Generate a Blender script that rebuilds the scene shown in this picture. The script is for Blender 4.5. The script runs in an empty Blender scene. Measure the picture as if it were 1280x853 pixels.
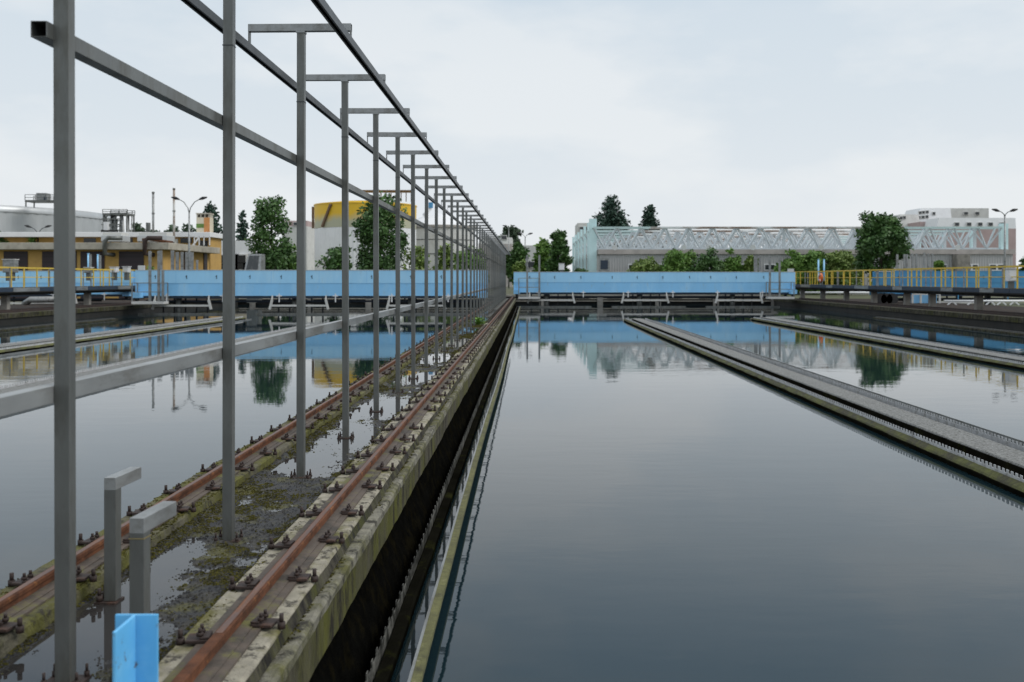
import bpy, bmesh, math, random
from mathutils import Vector, noise as mnoise
random.seed(7)
R = math.radians
S = bpy.context.scene
COL = S.collection

# ------------------------------------------------------------------ camera, sky, sun, exposure
H = 2.27            # eye height above the water (water is z = 0)
F = 1244.0          # focal length in pixels of the 1280 px wide photograph
VX, VY = 660.0, 349.0
cam_d = bpy.data.cameras.new('camera'); cam = bpy.data.objects.new('camera', cam_d); COL.objects.link(cam)
cam.location = (0, 0, H); cam.rotation_euler = (R(90), 0, 0)
cam_d.sensor_width = 36; cam_d.lens = 36 * F / 1280
cam_d.shift_x = -(VX - 640) / 1280; cam_d.shift_y = -(426.5 - VY) / 1280
cam_d.clip_start = 0.05; cam_d.clip_end = 4000
cam_d.dof.use_dof = True; cam_d.dof.focus_distance = 9.0; cam_d.dof.aperture_fstop = 3.2
S.camera = cam

SUN_EL, SUN_AZ = 44, 102      # azimuth from +Y towards +X: behind the viewer, to the right
W = bpy.data.worlds.new("World"); S.world = W; W.use_nodes = True
nt = W.node_tree; nt.nodes.clear()
def wn(t, **k):
    n = nt.nodes.new(t)
    for a, b in k.items(): setattr(n, a, b)
    return n
out = wn('ShaderNodeOutputWorld'); bg = wn('ShaderNodeBackground'); bg.inputs['Strength'].default_value = 0.1
sky = wn('ShaderNodeTexSky'); sky.sky_type = 'NISHITA'; sky.sun_disc = False
sky.sun_elevation = R(SUN_EL); sky.sun_rotation = R(SUN_AZ); sky.air_density = 1.2; sky.dust_density = 4
tc = wn('ShaderNodeTexCoord'); sep = wn('ShaderNodeSeparateXYZ')
nt.links.new(tc.outputs['Generated'], sep.inputs[0])
el = wn('ShaderNodeValToRGB')          # overcast layer: luminance by elevation (units of 1 / 0.1)
cr = el.color_ramp
cr.elements[0].position = 0.0; cr.elements[0].color = (.85, .88, .90, 1)
cr.elements[1].position = 1.0; cr.elements[1].color = (1.0, 1.03, 1.06, 1)
for p, c in ((.07, (.80, .85, .895)), (.16, (.73, .80, .86)), (.255, (.685, .77, .845)), (.36, (.50, .64, .785)), (.5, (.88, .95, 1.0))):
    e = cr.elements.new(p); e.color = (*c, 1)
nt.links.new(sep.outputs['Z'], el.inputs[0])
mp = wn('ShaderNodeMapping'); mp.inputs['Scale'].default_value = (1.0, 1.0, 2.6)
nt.links.new(tc.outputs['Generated'], mp.inputs[0])
nz = wn('ShaderNodeTexNoise'); nz.inputs['Scale'].default_value = 3.2; nz.inputs['Detail'].default_value = 6; nz.inputs['Roughness'].default_value = .52
nt.links.new(mp.outputs[0], nz.inputs['Vector'])
cl = wn('ShaderNodeValToRGB'); cl.color_ramp.elements[0].position = .45; cl.color_ramp.elements[1].position = .58
cl.color_ramp.elements[0].color = (0, 0, 0, 1); cl.color_ramp.elements[1].color = (1, 1, 1, 1)
nt.links.new(nz.outputs['Fac'], cl.inputs[0])
clm = wn('ShaderNodeMath', operation='MULTIPLY'); nt.links.new(cl.outputs[0], clm.inputs[0])
cmk = wn('ShaderNodeMapRange'); cmk.inputs['From Min'].default_value = .20; cmk.inputs['From Max'].default_value = .36; cmk.inputs['To Min'].default_value = .70; cmk.inputs['To Max'].default_value = .30
nt.links.new(sep.outputs['Z'], cmk.inputs['Value']); nt.links.new(cmk.outputs[0], clm.inputs[1])
mx = wn('ShaderNodeMix', data_type='RGBA'); nt.links.new(clm.outputs[0], mx.inputs['Factor'])
nt.links.new(el.outputs[0], mx.inputs['A']); mx.inputs['B'].default_value = (.88, .91, .93, 1)
sc10 = wn('ShaderNodeVectorMath', operation='SCALE'); sc10.inputs['Scale'].default_value = 10.0
nt.links.new(mx.outputs['Result'], sc10.inputs[0])
mx2 = wn('ShaderNodeMix', data_type='RGBA'); mx2.inputs['Factor'].default_value = .93
nt.links.new(sky.outputs[0], mx2.inputs['A']); nt.links.new(sc10.outputs[0], mx2.inputs['B'])
nt.links.new(mx2.outputs['Result'], bg.inputs['Color']); nt.links.new(bg.outputs[0], out.inputs[0])

sd = bpy.data.lights.new('sun', 'SUN'); sun = bpy.data.objects.new('sun', sd); COL.objects.link(sun)
sd.energy = 1.5; sd.angle = R(25); sd.color = (1, .97, .93)
dv = Vector((math.sin(R(SUN_AZ)) * math.cos(R(SUN_EL)), math.cos(R(SUN_AZ)) * math.cos(R(SUN_EL)), math.sin(R(SUN_EL))))
sun.rotation_euler = dv.to_track_quat('Z', 'Y').to_euler()
S.view_settings.view_transform = 'Standard'; S.view_settings.look = 'None'
S.view_settings.exposure = 0.0; S.view_settings.gamma = 1.0; S.view_settings.use_curve_mapping = False
S.cycles.max_bounces = 6; S.cycles.use_denoising = True

# ------------------------------------------------------------------ helpers
def at(px, py, Y): return Vector(((px - VX) * Y / F, Y, H + (VY - py) * Y / F))
def gx(px, Y): return (px - VX) * Y / F
def gz(py, Y): return H + (VY - py) * Y / F

class MB:
    def __init__(s): s.v = []; s.f = []; s.sm = []
    def quad(s, *p):
        n = len(s.v); s.v += [tuple(q) for q in p]; s.f.append(tuple(range(n, n + len(p)))); s.sm.append(False); return s
    def box(s, x0, x1, y0, y1, z0, z1):
        n = len(s.v)
        s.v += [(x0,y0,z0),(x1,y0,z0),(x1,y1,z0),(x0,y1,z0),(x0,y0,z1),(x1,y0,z1),(x1,y1,z1),(x0,y1,z1)]
        for f in ((0,3,2,1),(4,5,6,7),(0,1,5,4),(1,2,6,5),(2,3,7,6),(3,0,4,7)): s.f.append(tuple(n+i for i in f)); s.sm.append(False)
        return s
    def hollow(s, p, q, w, h, t=.004):      # hollow rectangular tube with open ends
        p = Vector(p); q = Vector(q); d = (q - p).normalized()
        u = d.cross(Vector((0,0,1)))
        if u.length < 1e-4: u = Vector((1,0,0))
        u.normalize(); vv = u.cross(d).normalized()
        n = len(s.v)
        for c in (p, q):
            for k in (0, t):
                for a, b in ((-1,-1),(1,-1),(1,1),(-1,1)): s.v.append(tuple(c + u*a*(w/2-k) + vv*b*(h/2-k)))
        for i in range(4):
            j = (i+1) % 4
            for f in ((i,j,8+j,8+i),(4+j,4+i,12+i,12+j),(j,i,4+i,4+j),(8+i,8+j,12+j,12+i)):
                s.f.append(tuple(n+k for k in f)); s.sm.append(False)
        return s
    def bar(s, p, q, w, h=None):
        h = h or w; p = Vector(p); q = Vector(q); d = (q - p).normalized()
        u = d.cross(Vector((0,0,1)))
        if u.length < 1e-4: u = Vector((1,0,0))
        u.normalize(); vv = u.cross(d).normalized(); n = len(s.v)
        for c in (p, q):
            for a, b in ((-1,-1),(1,-1),(1,1),(-1,1)): s.v.append(tuple(c + u*a*w/2 + vv*b*h/2))
        for f in ((0,1,5,4),(1,2,6,5),(2,3,7,6),(3,0,4,7),(3,2,1,0),(4,5,6,7)): s.f.append(tuple(n+i for i in f)); s.sm.append(False)
        return s
    def tube(s, pts, r, seg=8, cap=True):
        pts = [Vector(p) for p in pts]; rr = r if isinstance(r, (list, tuple)) else [r]*len(pts)
        n = len(s.v); u = None
        for i, p in enumerate(pts):
            d = (pts[min(i+1, len(pts)-1)] - pts[max(i-1, 0)]).normalized()
            if u is None:
                u = d.cross(Vector((0,0,1)))
                if u.length < 1e-3: u = Vector((1,0,0))
            u = (u - d * u.dot(d)).normalized(); w = d.cross(u)
            for k in range(seg):
                a = 2*math.pi*k/seg; s.v.append(tuple(p + (u*math.cos(a) + w*math.sin(a))*rr[i]))
        for i in range(len(pts)-1):
            for k in range(seg):
                k2 = (k+1) % seg
                s.f.append((n+i*seg+k, n+i*seg+k2, n+(i+1)*seg+k2, n+(i+1)*seg+k)); s.sm.append(True)
        if cap:
            s.f.append(tuple(n+k for k in range(seg))[::-1]); s.f.append(tuple(n+(len(pts)-1)*seg+k for k in range(seg))); s.sm += [False, False]
        return s
    def lathe(s, cx, cy, prof, seg=48, rib=0.0):
        n = len(s.v)
        for (r, z) in prof:
            for k in range(seg):
                a = 2*math.pi*k/seg; q = r + (rib if k % 2 else 0)
                s.v.append((cx+q*math.cos(a), cy+q*math.sin(a), z))
        for i in range(len(prof)-1):
            for k in range(seg):
                k2 = (k+1) % seg
                s.f.append((n+i*seg+k, n+i*seg+k2, n+(i+1)*seg+k2, n+(i+1)*seg+k)); s.sm.append(rib == 0)
        return s
    def prof(s, pts, y0, y1, wob=0, step=None):     # closed x-z profile extruded along y
        m = len(pts); n = len(s.v)
        ys = [y0, y1] if not step else [y0+(y1-y0)*i/max(1,int((y1-y0)/step)) for i in range(int((y1-y0)/step)+1)]
        for y in ys:
            for i, (x, z) in enumerate(pts):
                dx = dz = 0
                if wob: dx = wob*(mnoise.noise((x*3+i*7.1, y*1.3, z*3))+.55*mnoise.noise((i*5.7, y*7, z*3))); dz = wob*(mnoise.noise((x*3+i*3.3+40, y*1.7, z*3))+.5*mnoise.noise((i*9.1, y*8, 3)))
                s.v.append((x+dx, y, z+dz))
        for j in range(len(ys)-1):
            for i in range(m):
                k = (i+1) % m
                s.f.append((n+j*m+i, n+(j+1)*m+i, n+(j+1)*m+k, n+j*m+k)); s.sm.append(False)
        s.f.append(tuple(n+i for i in range(m))); s.f.append(tuple(n+(len(ys)-1)*m+i for i in range(m))[::-1]); s.sm += [False, False]
        return s
    def build(s, name, mat, parent=None, bev=0, recalc=True):
        me = bpy.data.meshes.new(name); me.from_pydata(s.v, [], s.f)
        me.polygons.foreach_set('use_smooth', s.sm); me.update()
        if recalc:
            bm = bmesh.new(); bm.from_mesh(me); bmesh.ops.recalc_face_normals(bm, faces=bm.faces[:]); bm.to_mesh(me); bm.free()
        me.materials.append(mat); o = bpy.data.objects.new(name, me); COL.objects.link(o)
        if parent is not None: o.parent = parent
        if bev:
            b = o.modifiers.new('bevel', 'BEVEL'); b.width = bev; b.segments = 2; b.limit_method = 'ANGLE'
        return o

def tag(o, label=None, cat=None, group=None, kind=None):
    if label: o['label'] = label
    if cat: o['category'] = cat
    if group: o['group'] = group
    if kind: o['kind'] = kind
    return o
def thing(name, label, cat, loc=(0,0,0), rz=0, group=None):
    o = bpy.data.objects.new(name, None); COL.objects.link(o); o.empty_display_size = .2
    o.location = loc; o.rotation_euler = (0,0,rz)
    return tag(o, label, cat, group)
KIDS = {}
def copy_tree(o, parent=None):
    c = o.copy(); COL.objects.link(c)
    if parent is not None: c.parent = parent
    for ch in list(o.children): copy_tree(ch, c)
    return c

# ------------------------------------------------------------------ materials
def mat(name, col, rough=.6, metal=0.0, var=.25, scale=3.0, bump=0.0, bscale=None, second=None, mix=(.45,.6), mscale=2.0, stretch=(1,1,1), spec=.5, third=None, mix3=(.55,.62), m3scale=8.0, rvar=.15, ao=None):
    m = bpy.data.materials.new(name); m.use_nodes = True; t = m.node_tree; b = t.nodes['Principled BSDF']
    N = lambda ty: t.nodes.new(ty); L = t.links.new
    tcn = N('ShaderNodeTexCoord'); mpn = N('ShaderNodeMapping'); mpn.inputs['Scale'].default_value = stretch; L(tcn.outputs['Object'], mpn.inputs[0])
    def noise(sc, det=6, rough_=.6):
        n = N('ShaderNodeTexNoise'); n.inputs['Scale'].default_value = sc; n.inputs['Detail'].default_value = det; n.inputs['Roughness'].default_value = rough_
        L(mpn.outputs[0], n.inputs['Vector']); return n
    n1 = noise(scale); hsv = N('ShaderNodeMapRange'); hsv.inputs['From Min'].default_value = .25; hsv.inputs['From Max'].default_value = .75
    hsv.inputs['To Min'].default_value = 1-var; hsv.inputs['To Max'].default_value = 1+var; L(n1.outputs['Fac'], hsv.inputs['Value'])
    sc = N('ShaderNodeVectorMath'); sc.operation = 'SCALE'; sc.inputs[0].default_value = col[:3]; L(hsv.outputs[0], sc.inputs['Scale'])
    cur = sc.outputs[0]
    for c2, mm, ms in ((second, mix, mscale), (third, mix3, m3scale)):
        if c2 is None: continue
        n2 = noise(ms, 12, .72); rp = N('ShaderNodeValToRGB'); rp.color_ramp.elements[0].position = mm[0]; rp.color_ramp.elements[1].position = mm[1]
        L(n2.outputs['Fac'], rp.inputs[0]); mi = N('ShaderNodeMix'); mi.data_type = 'RGBA'; L(rp.outputs[0], mi.inputs['Factor']); L(cur, mi.inputs['A'])
        s2 = N('ShaderNodeVectorMath'); s2.operation = 'SCALE'; s2.inputs[0].default_value = c2[:3]; L(hsv.outputs[0], s2.inputs['Scale']); L(s2.outputs[0], mi.inputs['B'])
        cur = mi.outputs['Result']
    L(cur, b.inputs['Base Color']); b.inputs['Metallic'].default_value = metal; b.inputs['Specular IOR Level'].default_value = spec
    rm = N('ShaderNodeMapRange'); rm.inputs['To Min'].default_value = max(.02, rough-rvar); rm.inputs['To Max'].default_value = min(1, rough+rvar); L(n1.outputs['Fac'], rm.inputs['Value']); L(rm.outputs[0], b.inputs['Roughness'])
    if bump:
        nb = noise(bscale or scale*6, 8, .65); bp = N('ShaderNodeBump'); bp.inputs['Strength'].default_value = 1.0; bp.inputs['Distance'].default_value = bump
        L(nb.outputs['Fac'], bp.inputs['Height']); L(bp.outputs[0], b.inputs['Normal'])
    return m

M = {}
M['steel'] = mat('galvanised_steel', (.145,.152,.146), .42, .45, .32, 5, .0006, 60, (.08,.077,.062), (.48,.66), 3.5, (1,1,.25), third=(.14,.085,.05), mix3=(.67,.73), m3scale=9)
M['steel_l'] = mat('bright_galvanised_steel', (.29,.30,.30), .42, .5, .25, 4, .0005, 60, (.16,.155,.14), (.48,.66), 5, (1,.3,1))
M['dark_steel'] = mat('conductor_steel', (.05,.055,.058), .45, .4, .2, 4, second=(.12,.12,.12), mix=(.58,.62), mscale=6)
M['rust'] = mat('rust', (.120,.049,.025), .8, .05, .45, 9, .002, 60, (.05,.023,.014), (.45,.62), 5, third=(.26,.11,.04), mix3=(.58,.68), m3scale=11, spec=.2)
M['rail_top'] = mat('worn_rail_top', (.13,.082,.068), .55, .2, .28, 9, .0004, 80, (.18,.072,.03), (.48,.62), 6, (3,.4,1), spec=.4)
M['dark_rust'] = mat('dark_rust', (.04,.026,.022), .7, .15, .4, 12, .002, 70, (.085,.042,.026), (.54,.66), 9)
M['sole'] = mat('sole_plate', (.10,.078,.062), .75, .05, .35, 6, .003, 40, (.05,.042,.034), (.48,.6), 4, third=(.11,.105,.035), mix3=(.54,.62), m3scale=3)
M['concrete'] = mat('old_concrete', (.31,.285,.225), .92, 0, .32, 14, .012, 70, (.13,.12,.034), (.47,.59), 1.9, third=(.055,.048,.036), mix3=(.53,.60), m3scale=13)
M['moss_concrete'] = mat('mossy_concrete', (.12,.11,.075), .92, 0, .45, 12, .014, 60, (.10,.098,.016), (.40,.55), 2.2, third=(.027,.023,.015), mix3=(.53,.63), m3scale=8)
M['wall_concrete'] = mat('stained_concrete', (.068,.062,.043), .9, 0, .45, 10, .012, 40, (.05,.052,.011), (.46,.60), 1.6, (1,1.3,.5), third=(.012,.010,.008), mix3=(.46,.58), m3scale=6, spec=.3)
M['black_slime_shade'] = mat('black_algae_shade', (.004,.004,.0035), .5, 0, .4, 8, .03, 18, (.008,.007,.004), (.5,.6), 5, spec=0)  # black algae; shade where the wall hides the sky is put in
M['launder'] = mat('dark_launder', (.007,.0068,.005), .85, 0, .4, 4, .01, 14, (.018,.019,.007), (.54,.64), 3, spec=0)  # low albedo carries shade that the even lighting leaves out
M['green_moss'] = mat('green_algae', (.095,.10,.028), .92, 0, .45, 14, .010, 60, (.055,.052,.03), (.44,.58), 3, third=(.17,.165,.12), mix3=(.60,.70), m3scale=7)
M['grey_gravel'] = mat('exposed_aggregate', (.19,.193,.187), .9, 0, .6, 40, .012, 70, (.07,.07,.062), (.52,.58), 26, third=(.40,.40,.39), mix3=(.62,.66), m3scale=34)
M['ledge'] = mat('worn_ledge_concrete', (.20,.19,.15), .92, 0, .4, 14, .012, 60, (.085,.083,.02), (.45,.59), 2.0, third=(.03,.027,.019), mix3=(.51,.60), m3scale=10)
M['launder_plate'] = mat('slimy_weir_plate', (.11,.108,.095), .6, .1, .5, 8, .006, 30, (.012,.012,.008), (.44,.54), 5)
M['wall_face'] = mat('mossy_wall_face', (.075,.069,.048), .9, 0, .45, 10, .014, 36, (.085,.086,.016), (.44,.60), 1.1, (1,1.2,.45), third=(.017,.014,.010), mix3=(.50,.60), m3scale=5, spec=.25)
M['plate'] = mat('weir_plate', (.55,.56,.57), .45, .1, .25, 8, second=(.26,.25,.22), mix=(.52,.68), mscale=6)
M['floor'] = mat('wet_grit', (.030,.030,.032), .6, 0, .8, 70, .012, 120, (.05,.045,.036), (.48,.6), 8, third=(.085,.08,.025), mix3=(.52,.60), m3scale=3, spec=.35, rvar=.25)
M['moss'] = mat('moss_tufts', (.125,.115,.028), .95, 0, .5, 30, second=(.05,.046,.018), mix=(.45,.6), mscale=9, spec=.2)
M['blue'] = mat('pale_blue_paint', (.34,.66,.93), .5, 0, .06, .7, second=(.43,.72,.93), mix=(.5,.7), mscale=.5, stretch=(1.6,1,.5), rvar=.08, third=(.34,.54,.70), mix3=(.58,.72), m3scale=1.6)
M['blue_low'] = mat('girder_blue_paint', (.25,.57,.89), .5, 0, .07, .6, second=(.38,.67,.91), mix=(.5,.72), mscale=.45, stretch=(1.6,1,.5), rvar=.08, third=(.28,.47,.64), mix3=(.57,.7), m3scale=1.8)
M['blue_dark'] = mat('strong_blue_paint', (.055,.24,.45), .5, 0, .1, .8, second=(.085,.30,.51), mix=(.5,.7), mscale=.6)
M['blue_beam'] = mat('bright_blue_paint', (.13,.47,.82), .42, 0, .08, 6, second=(.20,.55,.86), mix=(.5,.7), mscale=8, third=(.13,.055,.03), mix3=(.61,.635), m3scale=22)
M['navy'] = mat('dark_navy_paint', (.02,.035,.06), .6, 0, .2, 3)  # very dark navy for underframe, sockets, fascia and motors
M['wire'] = mat('dull_brass_wire', (.24,.19,.08), .6, .2, .2, 5)
M['scum'] = mat('olive_slimed_capping', (.13,.13,.05), .85, 0, .45, 14, .006, 60, (.08,.08,.035), (.45,.6), 4, third=(.20,.19,.14), mix3=(.6,.7), m3scale=7)
M['yellow'] = mat('yellow_paint', (.62,.44,.05), .5, 0, .15, 5)
M['ochre'] = mat('ochre_render', (.50,.31,.095), .85, 0, .12, 1.5, second=(.42,.26,.09), mix=(.5,.7), mscale=.6)
M['maroon'] = mat('dark_shutter', (.028,.016,.02), .55, 0, .2, 2)
M['slab'] = mat('roof_slab_concrete', (.40,.37,.31), .85, 0, .2, 1.2, second=(.30,.27,.22), mix=(.5,.65), mscale=1.5)
M['white'] = mat('white_cladding', (.72,.73,.74), .6, 0, .06, .8)
M['grey_white'] = mat('off_white_render', (.56,.56,.54), .75, 0, .1, .6, second=(.45,.45,.43), mix=(.5,.7), mscale=.5)
M['tank'] = mat('silver_cladding', (.46,.48,.49), .42, .35, .1, .3, second=(.40,.42,.43), mix=(.5,.7), mscale=.4, stretch=(1,1,.3))
M['grey_clad'] = mat('grey_cladding', (.40,.40,.40), .65, 0, .08, .5)
M['brown_roof'] = mat('brown_fascia', (.40,.37,.35), .8, 0, .2, 1)
M['strut'] = mat('brown_strut', (.17,.11,.07), .8, 0, .2, 1)
M['red_brown'] = mat('red_brown_facade', (.42,.32,.31), .8, 0, .15, .3)
M['truss'] = mat('pale_truss_paint', (.56,.62,.65), .5, .1, .15, 1)
M['truss_rust'] = mat('rusty_chord_paint', (.30,.235,.19), .7, .1, .4, .5, second=(.55,.58,.58), mix=(.45,.55), mscale=.25)
M['aqua'] = mat('aqua_paint', (.58,.78,.80), .5, 0, .08, 1)
M['aqua_d'] = mat('green_aqua_paint', (.48,.62,.62), .55, 0, .15, 1)
M['orange_panel'] = mat('weathered_orange_paint', (.50,.22,.07), .7, 0, .25, 1.5)
M['weed_seep'] = mat('brown_seepage', (.05,.036,.026), .8, 0, .4, 6)
M['glass'] = mat('window_glass', (.03,.035,.04), .12, 0, .2, 1)
M['black'] = mat('black_steel', (.015,.015,.016), .6, 0, .2, 3)
M['dark_conc'] = mat('dark_wet_shade_concrete', (.018,.017,.014), .8, 0, .4, 1.5, second=(.008,.008,.006), mix=(.45,.6), mscale=.6)  # wet algae-dark concrete, with under-slab shade put into its low tone
M['col_conc'] = mat('column_concrete', (.25,.235,.21), .85, 0, .25, 2, second=(.13,.125,.11), mix=(.5,.65), mscale=1.5)
M['rusty_ground'] = mat('rusty_track', (.026,.020,.016), .95, 0, .5, 2, .02, 6, (.045,.026,.016), (.5,.6), 1.5, spec=.2)
M['ground'] = mat('ground_grass', (.075,.085,.035), .95, 0, .3, .2, second=(.12,.11,.085), mix=(.5,.6), mscale=.05)
M['bark'] = mat('bark', (.06,.047,.036), .9, 0, .3, 4)
M['tank_yellow'] = mat('yellow_tank_paint', (.70,.43,.02), .5, 0, .1, .5)
M['tank_faded'] = mat('faded_grey_green_paint', (.40,.40,.26), .6, 0, .12, .5)
M['orange'] = mat('orange_plastic', (.75,.15,.02), .5, 0, .1, 3)
M['cream'] = mat('cream_paint', (.58,.52,.40), .7, 0, .08, 1)
M['leaf_a'] = mat('leaves_deep_green', (.040,.10,.022), .6, 0, .5, .9, second=(.07,.145,.032), mix=(.45,.6), mscale=.6)
M['leaf_b'] = mat('leaves_mid_green', (.09,.19,.03), .6, 0, .4, .9, second=(.14,.24,.045), mix=(.45,.6), mscale=.6)
M['leaf_c'] = mat('leaves_dark_conifer', (.026,.062,.042), .7, 0, .4, .5)
M['leaf_d'] = mat('leaves_yellow_green', (.12,.19,.035), .6, 0, .4, 1.2, second=(.17,.22,.05), mix=(.5,.6), mscale=1.1)
M['leaf_e'] = mat('leaves_fresh_green', (.13,.26,.03), .6, 0, .3, 6)
M['leaf_f'] = mat('leaves_far_green', (.05,.085,.045), .7, 0, .35, .2)

# yellow gas holder band: paint worn through to grey-green towards its lower edge
def gradient_mat(name, ca, cb, z0, z1):
    m = bpy.data.materials.new(name); m.use_nodes = True; t = m.node_tree; b = t.nodes['Principled BSDF']; L = t.links.new
    tcn = t.nodes.new('ShaderNodeTexCoord'); sp = t.nodes.new('ShaderNodeSeparateXYZ'); L(tcn.outputs['Object'], sp.inputs[0])
    n = t.nodes.new('ShaderNodeTexNoise'); n.inputs['Scale'].default_value = .6; n.inputs['Detail'].default_value = 5; L(tcn.outputs['Object'], n.inputs['Vector'])
    ad = t.nodes.new('ShaderNodeMath'); ad.operation = 'MULTIPLY_ADD'; L(n.outputs['Fac'], ad.inputs[0]); ad.inputs[1].default_value = 1.6; L(sp.outputs['Z'], ad.inputs[2])
    mr = t.nodes.new('ShaderNodeMapRange'); L(ad.outputs[0], mr.inputs['Value']); mr.inputs['From Min'].default_value = z0+.8; mr.inputs['From Max'].default_value = z1+.8
    mi = t.nodes.new('ShaderNodeMix'); mi.data_type = 'RGBA'; L(mr.outputs[0], mi.inputs['Factor']); mi.inputs['A'].default_value = (*cb,1); mi.inputs['B'].default_value = (*ca,1)
    L(mi.outputs['Result'], b.inputs['Base Color']); b.inputs['Roughness'].default_value = .5
    return m

def water_mat(name, base, bump, dist=1.0):
    m = bpy.data.materials.new(name); m.use_nodes = True; t = m.node_tree; b = t.nodes['Principled BSDF']; L = t.links.new
    b.inputs['Base Color'].default_value = (*base, 1); b.inputs['Roughness'].default_value = .015; b.inputs['IOR'].default_value = 1.333
    tcn = t.nodes.new('ShaderNodeTexCoord'); acc = None
    big = t.nodes.new('ShaderNodeTexNoise'); big.inputs['Scale'].default_value = .12; big.inputs['Detail'].default_value = 3; L(tcn.outputs['Object'], big.inputs['Vector'])
    gust = t.nodes.new('ShaderNodeMapRange'); gust.inputs['From Min'].default_value = .4; gust.inputs['From Max'].default_value = .62; gust.inputs['To Min'].default_value = .35; gust.inputs['To Max'].default_value = 1.0
    L(big.outputs['Fac'], gust.inputs['Value'])
    for sc, st, amp in ((1.1, (.6,1.5,1), 1.0), (4.5, (.55,1.4,1), .30), (16, (.6,1.3,1), .06)):
        mp_ = t.nodes.new('ShaderNodeMapping'); mp_.inputs['Scale'].default_value = st; L(tcn.outputs['Object'], mp_.inputs[0])
        n = t.nodes.new('ShaderNodeTexNoise'); n.inputs['Scale'].default_value = sc; n.inputs['Detail'].default_value = 2; L(mp_.outputs[0], n.inputs['Vector'])
        a = t.nodes.new('ShaderNodeMath'); a.operation = 'MULTIPLY_ADD'; L(n.outputs['Fac'], a.inputs[0]); a.inputs[1].default_value = amp
        if acc is None: a.inputs[2].default_value = 0
        else: L(acc, a.inputs[2])
        acc = a.outputs[0]
    mu = t.nodes.new('ShaderNodeMath'); mu.operation = 'MULTIPLY'; L(acc, mu.inputs[0]); L(gust.outputs[0], mu.inputs[1])
    bp = t.nodes.new('ShaderNodeBump'); bp.inputs['Strength'].default_value = 1.0; bp.inputs['Distance'].default_value = bump; L(mu.outputs[0], bp.inputs['Height']); L(bp.outputs[0], b.inputs['Normal'])
    return m
M['water'] = water_mat('tank_water', (.008,.020,.026), .0023)
M['puddle'] = water_mat('puddle_water', (.03,.028,.027), .0006)

def corrugate(m, scale, axis='X', depth=.03):
    t = m.node_tree; b = t.nodes['Principled BSDF']; L = t.links.new
    w = t.nodes.new('ShaderNodeTexWave'); w.wave_type = 'BANDS'; w.bands_direction = axis; w.inputs['Scale'].default_value = scale; w.inputs['Distortion'].default_value = 0
    tcn = t.nodes.new('ShaderNodeTexCoord'); L(tcn.outputs['Object'], w.inputs['Vector'])
    bp = t.nodes.new('ShaderNodeBump'); bp.inputs['Distance'].default_value = depth; L(w.outputs['Fac'], bp.inputs['Height']); L(bp.outputs[0], b.inputs['Normal'])
corrugate(M['grey_clad'], 1.0, 'X', .04)

# ------------------------------------------------------------------ ground and water
XR, XL = 21.6, -25.5        # inner faces of the outer tank walls
YN, YF = -8.0, 88.0         # near and far end of the tanks
g = MB()
g.quad((-900,YF+.6,.40),(900,YF+.6,.40),(900,1500,.40),(-900,1500,.40))
g.quad((XR+.5,-60,.40),(900,-60,.40),(900,YF+.6,.40),(XR+.5,YF+.6,.40))
g.quad((-900,-60,.40),(XL-.5,-60,.40),(XL-.5,YF+.6,.40),(-900,YF+.6,.40))
g.quad((XL-.5,-60,.40),(XR+.5,-60,.40),(XR+.5,YN-.4,.40),(XL-.5,YN-.4,.40))
tag(g.build('ground', M['ground']), kind='structure')

TR = [5.76, 12.95]          # middles of the free-standing weir troughs, right tank
TL = [-9.75, -16.5]
YT = {5.76: 53.5, 12.95: 55.0, -9.75: 47.0, -16.5: 56.0}
HW = .615                   # half width of a trough
w = MB()
def wq(x0, x1, y0, y1, z=0.0): w.quad((x0,y0,z),(x1,y0,z),(x1,y1,z),(x0,y1,z))
def fill(x0, x1, troughs):
    xs = x0
    for c in sorted(troughs):
        wq(xs, c-HW, YN, YF); wq(c-HW, c+HW, YT[c], YF); xs = c+HW
    wq(xs, x1, YN, YF)
fill(-.776, XR, TR); fill(XL, -2.66, TL)
tag(w.build('water', M['water']), kind='structure')
bed = MB().quad((XL,YN,-2.5),(XR,YN,-2.5),(XR,YF,-2.5),(XL,YF,-2.5))
tag(bed.build('tank_bed', M['dark_conc']), kind='structure')

# ------------------------------------------------------------------ dividing wall with its gutter floor
ZF, ZP, ZR = H-1.55, H-1.48, H-1.405
Y0, Y1 = -6.0, 79.5
PUD = [(-1.95,5.3,.14,.6),(-1.93,4.15,.30,1.25),(-1.78,3.2,.4,.7),(-1.83,8.35,.34,.55),(-1.70,9.7,.33,.95),(-1.72,11.9,.36,1.1),(-1.75,15.6,.4,1.0),(-1.8,19.3,.4,1.2),(-1.7,24,.4,1.4),(-1.8,30,.4,1.6),(-1.75,38,.4,2),(-1.8,47,.4,2.5)]
def floor_h(x, y):
    h = .010*mnoise.noise((x*3, y*2.2, 1.7)) + .007*mnoise.noise((x*9, y*8, 5.1)) + .004*mnoise.noise((x*26, y*26, 9.3)) + .0025*mnoise.noise((x*60, y*60, 2.3))
    d = 0
    for (px, py, rx, ry) in PUD:
        q = ((x-px)/rx)**2 + ((y-py)/ry)**2
        if q < 6: d = max(d, math.exp(-q))
    ed = min(abs(x+2.13), abs(x+1.435)); h += .012*math.exp(-(ed/.05)**2)
    return ZF + .009 + h*1.15 - .026*d
dw = thing('dividing_wall', 'long mossy concrete wall between the two basins carrying both rusty rails', 'wall', (0,0,0))
fm = MB(); xs = [-2.14 + .0178*i for i in range(41)]
ys = []; y = 2.2
while y < Y1: ys.append(y); y += max(.018, .0022*y*y*.28)
ys.append(Y1)
for y in ys:
    for x in xs: fm.v.append((x, y, floor_h(x, y)))
nx = len(xs)
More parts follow.
